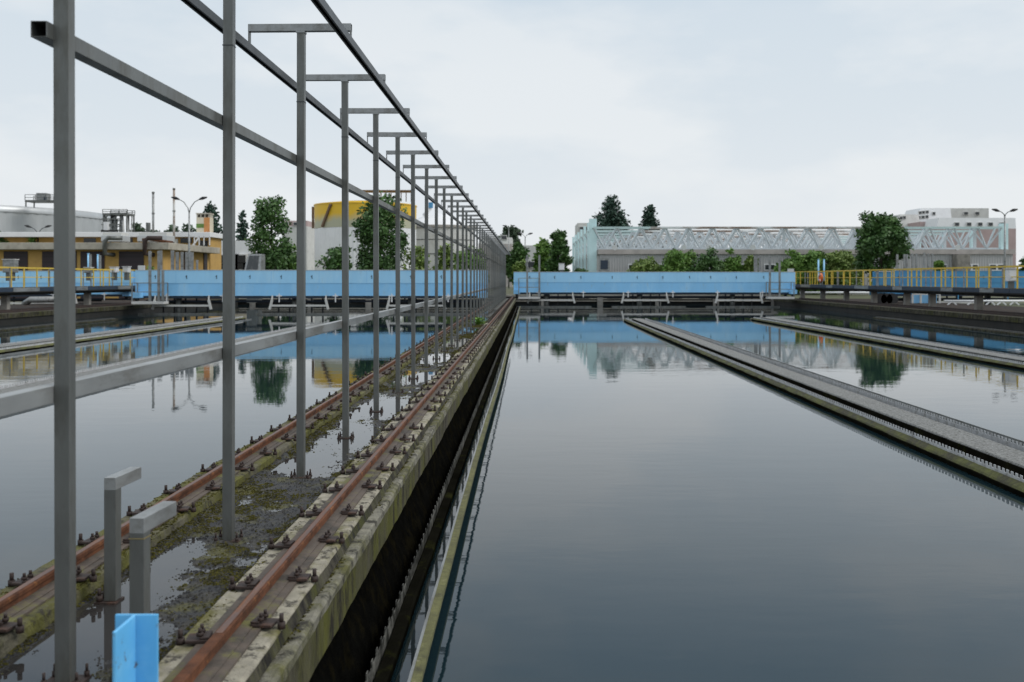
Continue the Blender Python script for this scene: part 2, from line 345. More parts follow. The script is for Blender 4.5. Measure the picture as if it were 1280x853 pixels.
for j in range(len(ys)-1):
    for i in range(nx-1): fm.f.append((j*nx+i, j*nx+i+1, (j+1)*nx+i+1, (j+1)*nx+i)); fm.sm.append(True)
fm.build('gutter_floor', M['floor'], dw, recalc=False)
MB().box(-2.14,-1.43,Y0,2.2,ZF-.25,ZF+.004).build('gutter_floor', M['floor'], dw)
tag(MB().quad((-2.14,2.2,ZF+.0015),(-1.43,2.2,ZF+.0015),(-1.43,Y1,ZF+.0015),(-2.14,Y1,ZF+.0015)).build('puddle', M['puddle']), kind='structure')
# plinths, ledge, wall body
MB().prof([(-2.51,ZF-.08),(-2.525,ZP-.012),(-2.51,ZP),(-2.165,ZP),(-2.15,ZP-.012),(-2.138,ZF-.08)], Y0, Y1, .008, .035).build('plinth', M['moss_concrete'], dw)
MB().prof([(-1.437,ZF-.08),(-1.432,ZP-.012),(-1.42,ZP),(-1.06,ZP),(-1.048,ZP-.010),(-1.036,ZF-.08)], Y0, Y1, .008, .035).build('plinth', M['concrete'], dw)
MB().prof([(-1.06,ZF-.05),(-1.06,ZF+.004),(-.985,ZF+.008),(-.972,ZF-.004),(-.970,ZF-.05)], Y0, Y1, .010, .035).build('ledge', M['ledge'], dw)
MB().prof([(-1.06,H-1.80),(-1.06,ZF-.05),(-.976,ZF-.05),(-.974,H-1.79)], Y0, Y1, .008, .06).build('wall_face', M['wall_face'], dw)
MB().prof([(-1.06,ZF+.006),(-1.06,ZP-.016),(-1.043,ZP-.014),(-1.030,ZF+.012)], Y0, Y1, .006, .035).build('moss_shade_strip', M['wall_concrete'], dw)  # mossy plinth face, step shade put in as a darker colour
MB().box(-2.66,-1.065,Y0,Y1,-2.4,ZF-.09).build('wall_body', M['wall_concrete'], dw)
# black slime bank under the ledge
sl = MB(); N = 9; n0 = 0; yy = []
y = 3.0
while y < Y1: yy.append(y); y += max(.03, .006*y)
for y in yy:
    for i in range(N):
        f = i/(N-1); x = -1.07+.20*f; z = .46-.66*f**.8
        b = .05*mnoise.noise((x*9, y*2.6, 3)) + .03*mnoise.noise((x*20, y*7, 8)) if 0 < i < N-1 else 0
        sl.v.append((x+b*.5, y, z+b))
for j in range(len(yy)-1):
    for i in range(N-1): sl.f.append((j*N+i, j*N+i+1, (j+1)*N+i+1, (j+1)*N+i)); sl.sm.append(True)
sl.build('slime_bank', M['black_slime_shade'], dw, recalc=False)

def weir_plate(mb, x, y0, y1, zb, zt, pitch, tooth, th=.006):
    th_ = .036
    mb.box(x-th/2, x+th/2, y0, y1, zb, zt-th_)
    y = y0+pitch/2
    while y < y1-tooth:
        mb.box(x-th/2, x+th/2, y, y+tooth, zt-th_, zt); y += pitch
# launder hung along the dividing wall
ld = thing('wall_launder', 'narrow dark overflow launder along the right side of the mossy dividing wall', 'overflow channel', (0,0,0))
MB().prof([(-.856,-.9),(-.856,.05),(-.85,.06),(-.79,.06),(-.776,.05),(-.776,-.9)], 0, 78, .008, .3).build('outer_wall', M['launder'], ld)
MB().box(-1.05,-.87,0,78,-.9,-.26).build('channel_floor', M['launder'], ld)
m = MB(); weir_plate(m, -.862, 2.5, 78, .02, .165, .17, .05); m.build('weir_plate', M['launder_plate'], ld)
sb = thing('scum_board', 'green mossy scum board standing out of the water beside the dividing wall', 'board', (0,0,0))
bm_ = MB(); yy = [1.5+.5*i for i in range(154)]
pts = []
for i, y in enumerate(yy): pts.append((-.632+.012*math.sin(y*.35)+.006*mnoise.noise((y*.7,0,0)), y, .145+.012*mnoise.noise((y*.4,3,0))))
def ribbon(mb, pts, dx0, dx1, dz0, dz1):
    n = len(mb.v)
    for (x, y, z) in pts: mb.v += [(x+dx0,y,z+dz0),(x+dx1,y,z+dz0),(x+dx1,y,z+dz1),(x+dx0,y,z+dz1)]
    for j in range(len(pts)-1):
        for i in range(4):
            k = (i+1) % 4; mb.f.append((n+j*4+i, n+j*4+k, n+(j+1)*4+k, n+(j+1)*4+i)); mb.sm.append(False)
    mb.f.append((n,n+1,n+2,n+3)); mb.f.append(tuple(n+4*(len(pts)-1)+i for i in (3,2,1,0))); mb.sm += [False, False]
ribbon(bm_, pts, 0, .052, -.035, 0); bm_.build('capping', M['scum'], sb)
bm_ = MB(); ribbon(bm_, pts, -.016, -.0, -.30, .008); bm_.build('board', M['steel_l'], sb)

# ------------------------------------------------------------------ rails with clips
def make_rail(X, label, seedv):
    rt = thing('crane_rail', label, 'rail', (X,0,0))
    hw = .0235
    MB().prof([(-.016,ZP+.024),(-.013,ZR-.032),(-hw,ZR-.024),(-hw,ZR-.006),(-.019,ZR-.001),(.019,ZR-.001),(hw,ZR-.006),(hw,ZR-.024),(.013,ZR-.032),(.016,ZP+.024)], 1.5, Y1).build('rail_head', M['rust'], rt)
    MB().prof([(-.068,ZP+.0135),(-.068,ZP+.018),(-.014,ZP+.0235),(.014,ZP+.0235),(.068,ZP+.018),(.068,ZP+.0135)], 1.5, Y1).build('rail_foot', M['sole'], rt)
    MB().box(-.0135,.0135,3.95,Y1-.3,ZR-.003,ZR+.0012).build('worn_tread', M['rail_top'], rt)
    MB().box(-.105,.105,1.5,Y1,ZP-.01,ZP+.013).build('sole_plate', M['sole'], rt)
    return rt
def bolt(r, h, hexr):
    b = MB(); b.tube([(0,0,0),(0,0,h*.45)], hexr, 6); b.tube([(0,0,h*.4),(0,0,h)], r, 8); return b
def clip_mesh(full):
    p = MB(); p.box(-.050,.045,-.046,.046,.0,.014); p.box(-.050,-.010,-.042,.042,.014,.024)
    if not full:
        for by in (-.022,.022): p.tube([(-.012,by,.02),(-.012,by,.044)], .013, 6)
        p.tube([(.070,.0,-.01),(.070,.0,.048)], .012, 6)
    return p
clip0 = clip_mesh(True).build('rail_clip', M['dark_rust'], None, .003)
for by in (-.023,.023):
    b = bolt(.0075,.032,.0145).build('bolt', M['dark_rust'], clip0); b.location = (-.010,by,.024)
st = bolt(.010,.062,.018).build('stud', M['dark_rust'], clip0); st.location = (.070,.004,-.014)
clip1 = clip_mesh(False).build('rail_clip', M['dark_rust'], None)
first = {0: True, 1: True}
for X, lab, sd_ in ((-1.227, 'rusty crane rail on pale concrete, the one nearer the right-hand basin', 1), (-2.31, 'rusty crane rail on green mossy concrete along the left-hand basin', 2)):
    rt = make_rail(X, lab, sd_)
    rr = random.Random(sd_)
    for k in range(50):
        for s in (1, -1):
            y = 2.05 + .70*k*(1.0) + (.03 if s > 0 else -.06) + rr.uniform(-.05,.05)
            full = 0 if y < 13 else 1
            if rr.random() < .05: continue
            src = clip0 if full == 0 else clip1
            c = src if first[full] else copy_tree(src)
            first[full] = False
            c.parent = rt; c.location = (s*.112, y, ZP+.0135); c.rotation_euler = (0, 0, (0 if s > 0 else math.pi) + rr.uniform(-.16,.16))
    far = MB(); y = 2.05+.7*50
    while y < Y1-.5:
        for s in (1,-1):
            far.box(s*.118-.05, s*.118+.05, y-.05, y+.05, ZP+.012, ZP+.036); far.box(s*.10-.02, s*.10+.02, y-.035, y+.035, ZP+.036, ZP+.06); far.box(s*.19-.012, s*.19+.012, y-.012, y+.012, ZP, ZP+.055)
        y += .7
    tag(far.build('rail_clips', M['dark_rust'], rt), kind='stuff')

# ------------------------------------------------------------------ moss and loose grit in the gutter
rr = random.Random(3)
ms = MB()
def tuft(mb, x, y, z, r):
    for _ in range(3):
        a = rr.uniform(0, 6.28); t = rr.uniform(.2,1.2); dx, dy = math.cos(a)*r, math.sin(a)*r
        mb.quad((x-dx,y-dy,z),(x+dx,y+dy,z),(x+dx*.7+rr.uniform(-r,r)*.6,y+dy*.7+rr.uniform(-r,r)*.6,z+r*t),(x-dx*.8,y-dy*.8,z+r*t*.8))
cnt = 0
while cnt < 30000:
    y = 2.6 + (rr.random()**2.2)*38; x = rr.uniform(-2.14,-1.43)
    h = floor_h(x, y)
    ma = mnoise.noise((x*2.2+11, y*1.1, 4)) + .55*mnoise.noise((x*7, y*5, 2)) + (.25 if abs(x+1.78) > .25 else 0)
    if h < ZF+.004 or ma < .08: 
        if rr.random() > .03: continue
    tuft(ms, x, y, h-.002, rr.uniform(.003,.0075)*(1+y*.04)); cnt += 1
cnt = 0
while cnt < 9000:      # moss along the plinths and ledge
    y = 2.6 + (rr.random()**2)*40; k = rr.random()
    if k < .35: x = rr.uniform(-2.21,-2.14); z = ZP
    elif k < .55: x = rr.uniform(-1.45,-1.37); z = ZP-.004
    elif k < .8: x = rr.gauss(-1.035,.012); z = ZF+.006
    else: x = rr.uniform(-2.52,-2.42); z = ZP
    if mnoise.noise((x*3+5, y*.9, 7)) < -.05: continue
    tuft(ms, x, y, z, rr.uniform(.003,.008)*(1+y*.03)); cnt += 1
tag(ms.build('moss', M['moss'], recalc=False), kind='stuff')
gr = MB()
for _ in range(16000):
    y = 2.8 + (rr.random()**2)*22; x = rr.uniform(-2.13,-1.44); r = rr.uniform(.003,.008)
    if rr.random() < .02: r *= 2
    z = floor_h(x, y)+r*.2
    gr.v += [(x+r,y,z),(x,y+r*.9,z),(x-r,y,z),(x,y-r*.9,z),(x+r*.2,y,z+r*.8)]; n = len(gr.v)-5
    for i in range(4): gr.f.append((n+i, n+(i+1)%4, n+4)); gr.sm.append(False)
tag(gr.build('gravel', M['floor'], recalc=False), kind='stuff')

# ------------------------------------------------------------------ steel frame of posts carrying the conductor rails
PX = -1.775; TW = .058
fr = thing('steel_frame', 'long galvanised steel frame of posts and crossbars standing between the rusty rails', 'steel frame', (PX,0,ZF))
post = MB().hollow((0,0,-.01),(0,0,3.485), TW, TW).build('post', M['steel'], fr, .004)
cb = MB().hollow((-.415,0,3.515),(.395,0,3.515), .05, .058, .004).build('crossbar', M['steel_l'], post, .003)
bk = MB(); bk.box(-.413,-.405,-.025,.025,3.40,3.486); bk.box(.385,.393,-.025,.025,3.42,3.486); bk.build('hanger', M['steel'], post)
wc = MB(); wc.box(-.0315,.0315,-.0315,.0315,2.93,2.936); wc.build('weld_seam', M['dark_steel'], post)
wc = MB(); wc.box(-.034,.034,-.034,.034,3.472,3.484); wc.build('weld_seam', M['steel_l'], post)
bp = MB(); bp.box(-.075,.075,-.06,.06,0,.008)
bp.build('base_plate', M['dark_rust'], post)
for bx, by in ((-.062,-.045),(.062,-.045),(-.062,.045),(.062,.045)):
    b = bolt(.006,.05,.011).build('anchor_bolt', M['dark_rust'], post); b.location = (bx,by,.006)
PY = [3.82, 5.9] + [7.78+1.92*k for k in range(38)]
for i, y in enumerate(PY):
    o = post if i == 0 else copy_tree(post, fr)
    o.location = (random.uniform(-.006,.006) if i > 2 else 0, y, 0); o.rotation_euler = (random.uniform(-.004,.004), random.uniform(-.004,.004), random.uniform(-.03,.03))
BXL = -.064                 # the long tubes pass on the left face of the posts
MB().hollow((BXL,3.74,H+.94-ZF),(BXL,79,H+.94-ZF), .062, .062, .004).build('middle_tube', M['steel'], fr, .004)
MB().hollow((BXL,1.2,H-.44-ZF),(BXL,79,H-.44-ZF), .062, .066, .004).build('lower_tube', M['steel_l'], fr, .004)  # paler steel puts this tube's sky reflection into its colour
def conductor(x, z):
    c = MB(); c.prof([(x-.026,z-.03),(x-.026,z+.03),(x+.026,z+.03),(x+.026,z-.03),(x+.012,z-.03),(x+.012,z-.02),(x+.019,z-.018),(x+.019,z+.023),(x-.019,z+.023),(x-.019,z-.018),(x-.012,z-.02),(x-.012,z-.03)], 3.3, 79)
    return c
conductor(.385, H+1.845-ZF).build('conductor_rail', M['dark_steel'], fr)
conductor(-.405, H+1.80-ZF).build('conductor_rail', M['dark_steel'], fr)

# two short bent posts and the blue beam in the foreground
def bent_post(X, Y, hgt, arm, turn, label, band):
    t = thing('bent_post', label, 'bent post', (X,Y,ZF), turn, 'short bent tube posts')
    MB().hollow((0,0,.012),(0,0,hgt-.029), .058, .058).build('upright', M['steel'], t, .004)
    a = MB(); a.hollow((0,-.029,hgt),(0,arm,hgt), .058, .058); a.build('arm', M['steel_l'], t, .004)
    MB().box(-.028,.028,-.0285,-.026,hgt-.028,hgt+.028).build('end_cap', M['steel_l'], t)
    f = MB().box(-.07,.035,-.05,.05,0,.010).build('foot_plate', M['dark_rust'], t)
    for q in ((-.05,-.03),(-.05,.03)):
        b = bolt(.009,.06,.017).build('anchor_bolt', M['dark_rust'], f); b.location = (q[0],q[1],.012)
    if band:
        MB().box(-.031,.031,-.031,.031,hgt-.052,hgt-.048).build('tie_wire', M['wire'], t)
    return t
bent_post(-1.995, 4.78, .572, .25, R(-3), 'short grey bent tube post rising beside the left rusty rail', False)
bent_post(-1.505, 3.86, .60, .27, R(-4), 'short grey bent tube post with a thin yellow band, behind the blue beam', True)
bb = thing('blue_beam_stub', 'upright bright blue steel beam stub with scratched paint at the lower edge', 'steel beam', (-1.195,2.98,ZF))
MB().box(-.042,.086,0,.009,0,.545).build('flange', M['blue_beam'], bb, .002)
MB().box(.0115,.0215,-.147,-.001,0,.545).build('web', M['blue_beam'], bb, .002)

# weed in the gutter
def leaf_quad(mb, c, u, v, L, wd):
    a = Vector(c); mb.quad(a-v*wd*.3, a+u*L*.5-v*wd, a+u*L, a+u*L*.5+v*wd)
wd_ = thing('weed', 'bright green weed growing in the gutter between the rails', 'weed', (-1.66,33.5,ZF))
wm = MB()
for _ in range(260):
    a = rr.uniform(0,6.28); ht = rr.uniform(0,.22); ra = rr.uniform(0,.3)*(1-ht*1.5)
    u = Vector((math.cos(a), math.sin(a), rr.uniform(0,1))).normalized(); v = u.cross(Vector((0,0,1))).normalized()
    leaf_quad(wm, (math.cos(a)*ra, math.sin(a)*ra*1.6, ht), u, v, rr.uniform(.06,.12), .03)
wm.build('foliage', M['leaf_e'], wd_, recalc=False)
wm = MB()
for _ in range(7):
    a = rr.uniform(0,6.28); wm.tube([(0,0,0),(math.cos(a)*.12,math.sin(a)*.2,.18)], .006, 5)
wm.build('stem', M['leaf_b'], wd_)

# ------------------------------------------------------------------ free-standing double weir troughs
def trough(cx, yend, label, pitch=.10):
    t = thing('weir_trough', label, 'weir trough', (cx,0,0), 0, 'weir troughs in the basins')
    y0 = -7.5
    for s in (-1, 1):
        MB().prof([(s*.615,-1.2),(s*.615,.055),(s*.60,.080),(s*.535,.122),(s*.525,.105),(s*.525,-1.2)], y0, yend, .006, .5).build('side_wall', M['green_moss'], t)
        MB().prof([(s*.622,-.4),(s*.624,.045),(s*.605,.066),(s*.600,-.4)], y0, yend, .004, .5).build('wet_shade_band', M['launder'], t)  # wet lower face, its shade and reflection painted in dark
        p = MB(); weir_plate(p, s*.517, y0, yend-.1, -.10, .185, pitch, pitch*.55); p.build('weir_plate', M['plate'], t)
        MB().box(s*.38-.14,s*.38+.14,y0,yend-.02,-.6,-.12).build('channel', M['black_slime_shade'], t)
    MB().prof([(-.24,-1.2),(-.24,.17),(-.225,.185),(.225,.185),(.24,.17),(.24,-1.2)], y0, yend-.7, .004, .5).build('middle_wall', M['grey_gravel'], t)
    for s in (-1, 1):
        e = MB(); e.prof([(s*.244,-.6),(s*.244,.163),(s*.255,.160),(s*.262,-.6)], y0, yend-.7, .003, .2); e.build('black_side_strip', M['launder'], t)  # near-black facing over the middle wall's sides
    MB().box(-.615,.615,yend,yend+.14,-1.2,.10).build('end_wall', M['concrete'], t)
    pl = MB(); 
    for i in range(14): pl.box(-.50+i*.072,-.465+i*.072,yend-.03,yend-.024,.06,.15)
    pl.box(-.51,.51,yend-.03,yend-.024,-.1,.06); pl.build('end_plate', M['plate'], t)
    MB().box(1.02,1.035,y0,yend-.3,-.35,.05).build('scum_board', M['steel_l'], t)
    return t
trough(TR[0], YT[TR[0]], 'double weir trough with gravelly middle wall, longest one crossing the open water')
trough(TR[1], YT[TR[1]], 'double weir trough running between the gravelly trough and the right basin wall')
trough(TL[0], YT[TL[0]], 'double weir trough seen through the frame just above its lower tube')
trough(TL[1], YT[TL[1]], 'double weir trough in the left basin under the blue bridge platform reflection')
for X, ye, s, lab in ((20.0, 57.5, -1, 'thin pale weir board in front of the right basin wall'), (-22.9, 55.5, 1, 'thin pale weir board in front of the left basin wall')):
    t = thing('side_launder', lab, 'weir board', (X,0,0))
    MB().box(-.05,.05,-7.5,ye,-1,.06).build('board', M['wall_concrete'], t)
    p = MB(); weir_plate(p, -s*.09, -7.5, ye, -.1, .10, .14, .08); p.build('weir_plate', M['steel'], t)
    MB().box(min(-s*.12,-s*.30),max(-s*.12,-s*.30),-7.5,ye,-1,.10).build('inner_wall', M['dark_conc'], t)

# ------------------------------------------------------------------ outer walls of the basins
ZW = H-1.69
def outer_wall(X, s, label):
    t = thing('basin_wall', label, 'wall', (0,0,0))
    MB().prof([(X,ZW-.24),(X,ZW-.02),(X+s*.02,ZW),(X+s*.5,ZW),(X+s*.5,ZW-.24)], YN, YF, .01, 1).build('kerb', M['wall_concrete'], t)
    MB().box(min(X+s*.06,X+s*.5),max(X+s*.06,X+s*.5),YN,YF,-2.4,ZW-.243).build('wall_body', M['dark_conc'], t)
    MB().box(min(X+s*.5,X+s*9),max(X+s*.5,X+s*9),YN,YF-.5,.2,ZW-.03).build('track_bed', M['rusty_ground'], t)
    tr = MB()
    for q in (.9, 2.2): tr.box(min(X+s*q,X+s*(q+.07)),max(X+s*q,X+s*(q+.07)),YN,YF-.5,ZW-.03,ZW+.06)
    tr.build('track_rail', M['dark_rust'], t)
outer_wall(XR, 1, 'low stained concrete basin wall with rusty top below the right yellow railing')
outer_wall(XL, -1, 'low stained concrete basin wall below the left yellow railing')
t = thing('end_wall', 'dark concrete end wall of the basins behind the blue bridges', 'wall', (0,0,0))
MB().box(XL-.5,XR+.5,YF,YF+.6,-2.4,.72).build('wall_body', M['dark_conc'], t)
MB().box(XL-.5,XR+.5,YF-.12,YF+.72,.724,.86).build('coping', M['col_conc'], t)
e = MB()
for z in (.30,.50): e.box(XL,XR,YF-.35,YF-.12,z,z+.06)
e.build('pipe_run', M['slab'], t)
e = MB(); x = XL+1
while x < XR: e.box(x,x+.5,YF-.45,YF-.36,-.2,.70); x += 5.1
e.build('buttress', M['col_conc'], t)

# ------------------------------------------------------------------ travelling bridges
def bridge(xa, xb, Y, label, dark=False, plat=((0,1),), scale=1.0, skim=3, posts=()):
    t = thing('scraper_bridge', label, 'bridge', (0,0,0), 0, 'blue travelling bridges over the basins')
    up = M['blue_dark'] if dark else M['blue']; lo = M['blue_dark'] if dark else M['blue_low']
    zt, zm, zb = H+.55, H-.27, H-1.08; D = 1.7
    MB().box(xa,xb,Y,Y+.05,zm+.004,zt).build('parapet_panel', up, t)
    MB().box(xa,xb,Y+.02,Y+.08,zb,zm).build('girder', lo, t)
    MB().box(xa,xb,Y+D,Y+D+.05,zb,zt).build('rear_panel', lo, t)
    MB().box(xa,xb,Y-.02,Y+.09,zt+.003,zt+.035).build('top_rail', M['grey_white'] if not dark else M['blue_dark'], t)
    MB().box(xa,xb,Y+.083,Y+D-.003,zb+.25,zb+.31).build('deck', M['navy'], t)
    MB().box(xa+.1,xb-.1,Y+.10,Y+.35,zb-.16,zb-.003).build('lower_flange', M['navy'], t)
    x = xa+2.6
    while x < xb-1: MB().box(x-.012,x+.012,Y-.006,Y-.001,zm+.01,zt-.02).build('panel_joint', lo, t); x += 3.05
    x = xa+1.3; rb = random.Random(int(abs(xa)*10))
    while x < xb-1:
        z = zm+.42; cr_ = MB(); cr_.box(x-.02,x+.02,Y-.014,Y-.002,z-.14,z+.10); cr_.box(x-.07,x-.021,Y-.014,Y-.002,z-.01,z+.035); cr_.build('rail_socket', M['navy'], t); x += 1.5+rb.random()*1.1
    x = xa+2
    while x < xb-1:
        br = MB(); br.box(x-.035,x+.035,Y-.01,Y+.018,zb-.40,zb+.14); br.box(x-.18,x+.18,Y-.02,Y-.011,zb-.03,zb+.03); br.build('bracket', M['white'] if not dark else lo, t); x += 3.6
    # end carriages with wheels
    for x in (xa, xb):
        s = 1 if x == xa else -1
        c = MB().box(min(x,x+s*.5),max(x,x+s*.5),Y-.6,Y+D+.7,zb-.12,zb+.22).build('end_carriage', lo, t)
        for yy_ in (Y-.35, Y+D+.4): MB().tube([(x+s*.16,yy_,zb-.10),(x+s*.34,yy_,zb-.10)], .23, 14).build('wheel', M['black'], c)
    # skimmer frames hanging under the bridge
    for k in range(skim):
        x0 = xa+(xb-xa)*(k+.16)/skim; x1 = xa+(xb-xa)*(k+.64)/skim
        f = MB(); f.bar((x0,Y-.05,zb-.62),(x1,Y-.05,zb-.62),.10,.12)
        for x, dx in ((x0,-.20),(x1,.20)): f.bar((x,Y-.05,zb-.58),(x-dx*.4,Y-.05,zb-.25),.12,.14); f.bar((x-dx*.4,Y-.05,zb-.25),(x-dx*.4,Y+.05,zb+.02),.08,.08); f.bar((x+dx*.4,Y-.05,zb-.86),(x,Y-.05,zb-.58),.14,.14)
        f.build('skimmer_frame', M['grey_white'], t)
        MB().box(x0-.9,x1+1.4,Y-.32,Y-.24,-.12,.10).build('skimmer_board', M['steel'], t)
        pmp = MB(); xc = (x0+x1)/2-.4
        pmp.tube([(xc,Y+.6,-.5),(xc,Y+.6,zb-.1)], .20, 12); pmp.tube([(xc,Y+.6,zb-.7),(xc,Y+.6,zb-.55)], .30, 12); pmp.build('suction_pipe', M['steel'], t)
        dk = MB()
        for q in range(5): xx = x0+(x1-x0)*(q+.3)/5; dk.bar((xx,Y+1.1,-.3),(xx,Y+1.1,zb),.10)
        dk.bar((x0-1.2,Y+1.1,zb-.45),(x1+1.3,Y+1.1,zb-.45),.12,.16); dk.build('scraper_arm', M['black'], t)
    ub = MB(); ub.box(xa+.3,xb-.3,Y+.9,Y+1.05,zb-.42,zb-.30); ub.build('cross_beam', M['navy'], t)
    # railed service platforms with tall guide posts
    for (x0, x1, zl, tall) in plat:
        p = MB().box(x0,x1,Y-1.0,Y-.03,zb-.50,zb-.34).build('platform', M['grey_white'], t)
        rl = MB()
        for x in (x0+.03,x1-.03):
            for y_ in (Y-.97,Y-.1): rl.bar((x,y_,zb-.34),(x,y_,zl),.06)
        for z in (zl, (zl+zb-.3)/2): rl.bar((x0,Y-.97,z),(x1,Y-.97,z),.045); 
        for x in (x0+.03,x1-.03): rl.bar((x,Y-.97,zl),(x,Y-.1,zl),.045)
        rl.build('railing', M['steel_l'], p)
        for (xx, zz) in tall: MB().box(xx-.075,xx+.075,Y-.95,Y-.82,zb-.34,zz).build('guide_post', M['steel_l'], p)
    for (xx, zz, wd2) in posts: MB().box(xx-wd2,xx+wd2,Y+.3,Y+.45,zt-.1,zz).build('mast', M['steel_l'] if wd2 < .2 else M['grey_white'], t)
    return t
YB, YC = 80.0, 63.6
X = lambda p, Y=YB: gx(p, Y)
b1 = bridge(-1.15, X(994), YB, 'light blue scraper bridge across the right basin in front of the steel trusses', False,
  ((X(648),X(675),gz(348,YB-1),((X(659),gz(319,YB-1)),(X(674),gz(319,YB-1)))), (X(957),X(989),gz(353,YB-1),((X(959),gz(320,YB-1)),(X(971),gz(322,YB-1))))),
  posts=((X(946),gz(320,YB),.14),(X(990),gz(336,YB),.25),(X(951),gz(320,YB),.07)))
XC = lambda p: gx(p, YC)
b2 = bridge(XC(169), -2.66, YC, 'light blue scraper bridge behind the frame posts, in front of the ochre building', False,
  ((XC(172),XC(211),gz(354,YC-1),((XC(194),gz(314,YC-1)),(XC(205),gz(314,YC-1)),(XC(210),gz(338,YC-1)))),),
  posts=((XC(198),gz(313,YC),.09),(XC(213),gz(313,YC),.09),(XC(219),gz(315,YC),.09),(XC(225),gz(315,YC),.08),(XC(231),gz(315,YC),.08),(XC(237),gz(315,YC),.11),(XC(244),gz(325,YC),.05),(XC(174),gz(332,YC),.20)))
b3 = bridge(gx(1101,72), gx(1101,72)+22, 72, 'strong blue scraper bridge behind the right yellow railing', True, (), skim=2,
  posts=tuple((gx(p,72), gz(q,72), .06) for p, q in ((1124,318),(1133,318),(1136,318),(1143,317),(1148,317),(1158,316),(1163,317),(1168,317))))
b4 = bridge(gx(166,70)-22, gx(166,70), 70, 'light blue scraper bridge behind the left yellow railing', False, (), skim=2,
  posts=((gx(110,70),gz(318,70),.07),(gx(122,70),gz(319,70),.07)))

cf = MB(); xa_, xb_, za_, zb_ = gx(1141,70.6), gx(1175,70.6), gz(381,70.6), gz(368,70.6)
for xx in (xa_, xa_+(xb_-xa_)*.3, xb_-(xb_-xa_)*.3, xb_): cf.box(xx-.06,xx+.06,70.6,70.72,za_,zb_)
cf.box(xa_,xb_,70.58,70.74,za_-.05,za_+.06); cf.box(xa_,xb_,70.58,70.74,zb_-.05,zb_+.06); cf.build('carriage_frame', M['grey_white'], b3)
MB().box(xa_+.1,xb_-.1,70.9,71.2,za_+.06,zb_-.05).build('carriage_panel', M['blue_low'], b3)
for p_ in (1099,1106,1113): MB().tube([(gx(p_,71),70.6,gz(374,71)),(gx(p_,71),71.0,gz(374,71))], .42, 16).build('tyre', M['black'], b3)
for p_ in (1140,1158,1200,1236): MB().box(gx(p_,73)-.15,gx(p_,73)+.15,73,73.4,.4,H-1.1).build('support_leg', M['black'], b3)

# ------------------------------------------------------------------ raised walkways with yellow railings
def walkway(xc, y0, y1, cols, label, rail_posts=1.45):
    t = thing('raised_walkway', label, 'walkway', (xc,0,0), 0, 'raised walkways beside the basins')
    zt, zb = H-.46, H-.88
    MB().box(-.78,.78,y0,y1,zb+.14,zt).build('slab', M['dark_conc'], t)
    MB().box(-.5,.5,y0,y1,zb,zb+.137).build('beam', M['dark_conc'], t)
    fs = MB(); fl = MB(); s = -1 if xc > 0 else 1; y = y0; k = 0; rw = random.Random(int(abs(xc)))
    while y < y1-.2:
        L_ = rw.choice((1.6,2.2,2.9)); MB().box(min(s*.783,s*.80),max(s*.783,s*.80),y,min(y+L_-.04,y1),zt-.22,zt-.01).build('fascia', M['steel_l'] if k % 3 == 1 else M['navy'], t); y += L_; k += 1
    for y in cols:
        MB().box(-.17,.17,y-.17,y+.17,.30,zb).build('column', M['col_conc'], t)
    for sx in (-.72,.72):
        tp = MB().bar((sx,y0,zt+1.08),(sx,y1,zt+1.08),.055).build('handrail', M['yellow'], t)
        MB().bar((sx,y0,zt+.56),(sx,y1,zt+.56),.04).build('mid_rail', M['yellow'], t)
        y = y0+.1; k = 0
        while y < y1:
            MB().box(sx-.03,sx+.03,y-.03,y+.03,zt,zt+1.05).build('rail_post', M['yellow'] if k % 3 else M['steel_l'], t); y += rail_posts; k += 1
    return t
wr = walkway(24.0, 40.0, 88.0, (87,81,75,69,63,59.1,53,47), 'raised concrete walkway with yellow railing on the right of the basins')
wl = walkway(-28.2, 44.0, 70.5, (53.7,63.7), 'raised concrete walkway with yellow railing on the left of the basins')

def simple(name, label, cat, boxes, group=None):
    """boxes: list of (part name, material, MB)"""
    t = thing(name, label, cat, (0,0,0), 0, group)
    for (n, m_, mb, *bv) in boxes: mb.build(n, M[m_], t, bv[0] if bv else 0)
    return t
# small equipment on and under the walkways
def cabinet(px0, px1, py0, py1, Y, label, body='white', depth=.5, door=True):
    x0, x1 = gx(px0,Y), gx(px1,Y); z0, z1 = gz(py1,Y), gz(py0,Y)
    t = thing('equipment_cabinet', label, 'cabinet', ((x0+x1)/2,Y,z0))
    hw = (x1-x0)/2; h = z1-z0
    MB().box(-hw,hw,0,depth,0,h).build('body', M[body], t, .03)
    MB().box(-hw-.03,hw+.03,-.04,depth+.03,h+.002,h+.05).build('lid', M['grey_white'], t)
    if door: MB().box(-hw*.8,hw*.8,-.02,-.002,h*.1,h*.9).build('door', M[body], t)
    MB().box(-hw*.6,hw*.6,.1,depth-.1,-.5,-.002).build('stand', M['steel'], t)
    return t
cabinet(1260.5,1271.5,337,352,47.9,'white plastic equipment cabinet on the right yellow railing', depth=.35)
cabinet(1098.5,1117,340,357,70.5,'dark blue equipment cabinet at the end of the strong blue bridge','blue_dark',.8,False)
cabinet(3,18,325,341,60,'grey control cabinet with an open front behind the left yellow railing','steel_l')
cabinet(105,113,335,341.5,66,'small grey cabinet below the two blue pipes on the left bridge','steel_l')
cabinet(137,145,334.5,341,66,'small white cabinet behind the left yellow railing beside the bridge end','white')
cabinet(153,160,334,341,66,'small off white cabinet next to the bridge end drive','grey_white')
cabinet(698.5,705.5,330,338,92,'small white cabinet above the right bridge between the two green trees')
lb = thing('lifebuoy', 'orange lifebuoy hanging on the right yellow railing', 'lifebuoy', (23.20, 23.2*F/(1026-VX), H+.10))
ring = MB(); pr = [(0, .30+.085*math.cos(2*math.pi*i/8), .085*math.sin(2*math.pi*i/8)) for i in range(8)]
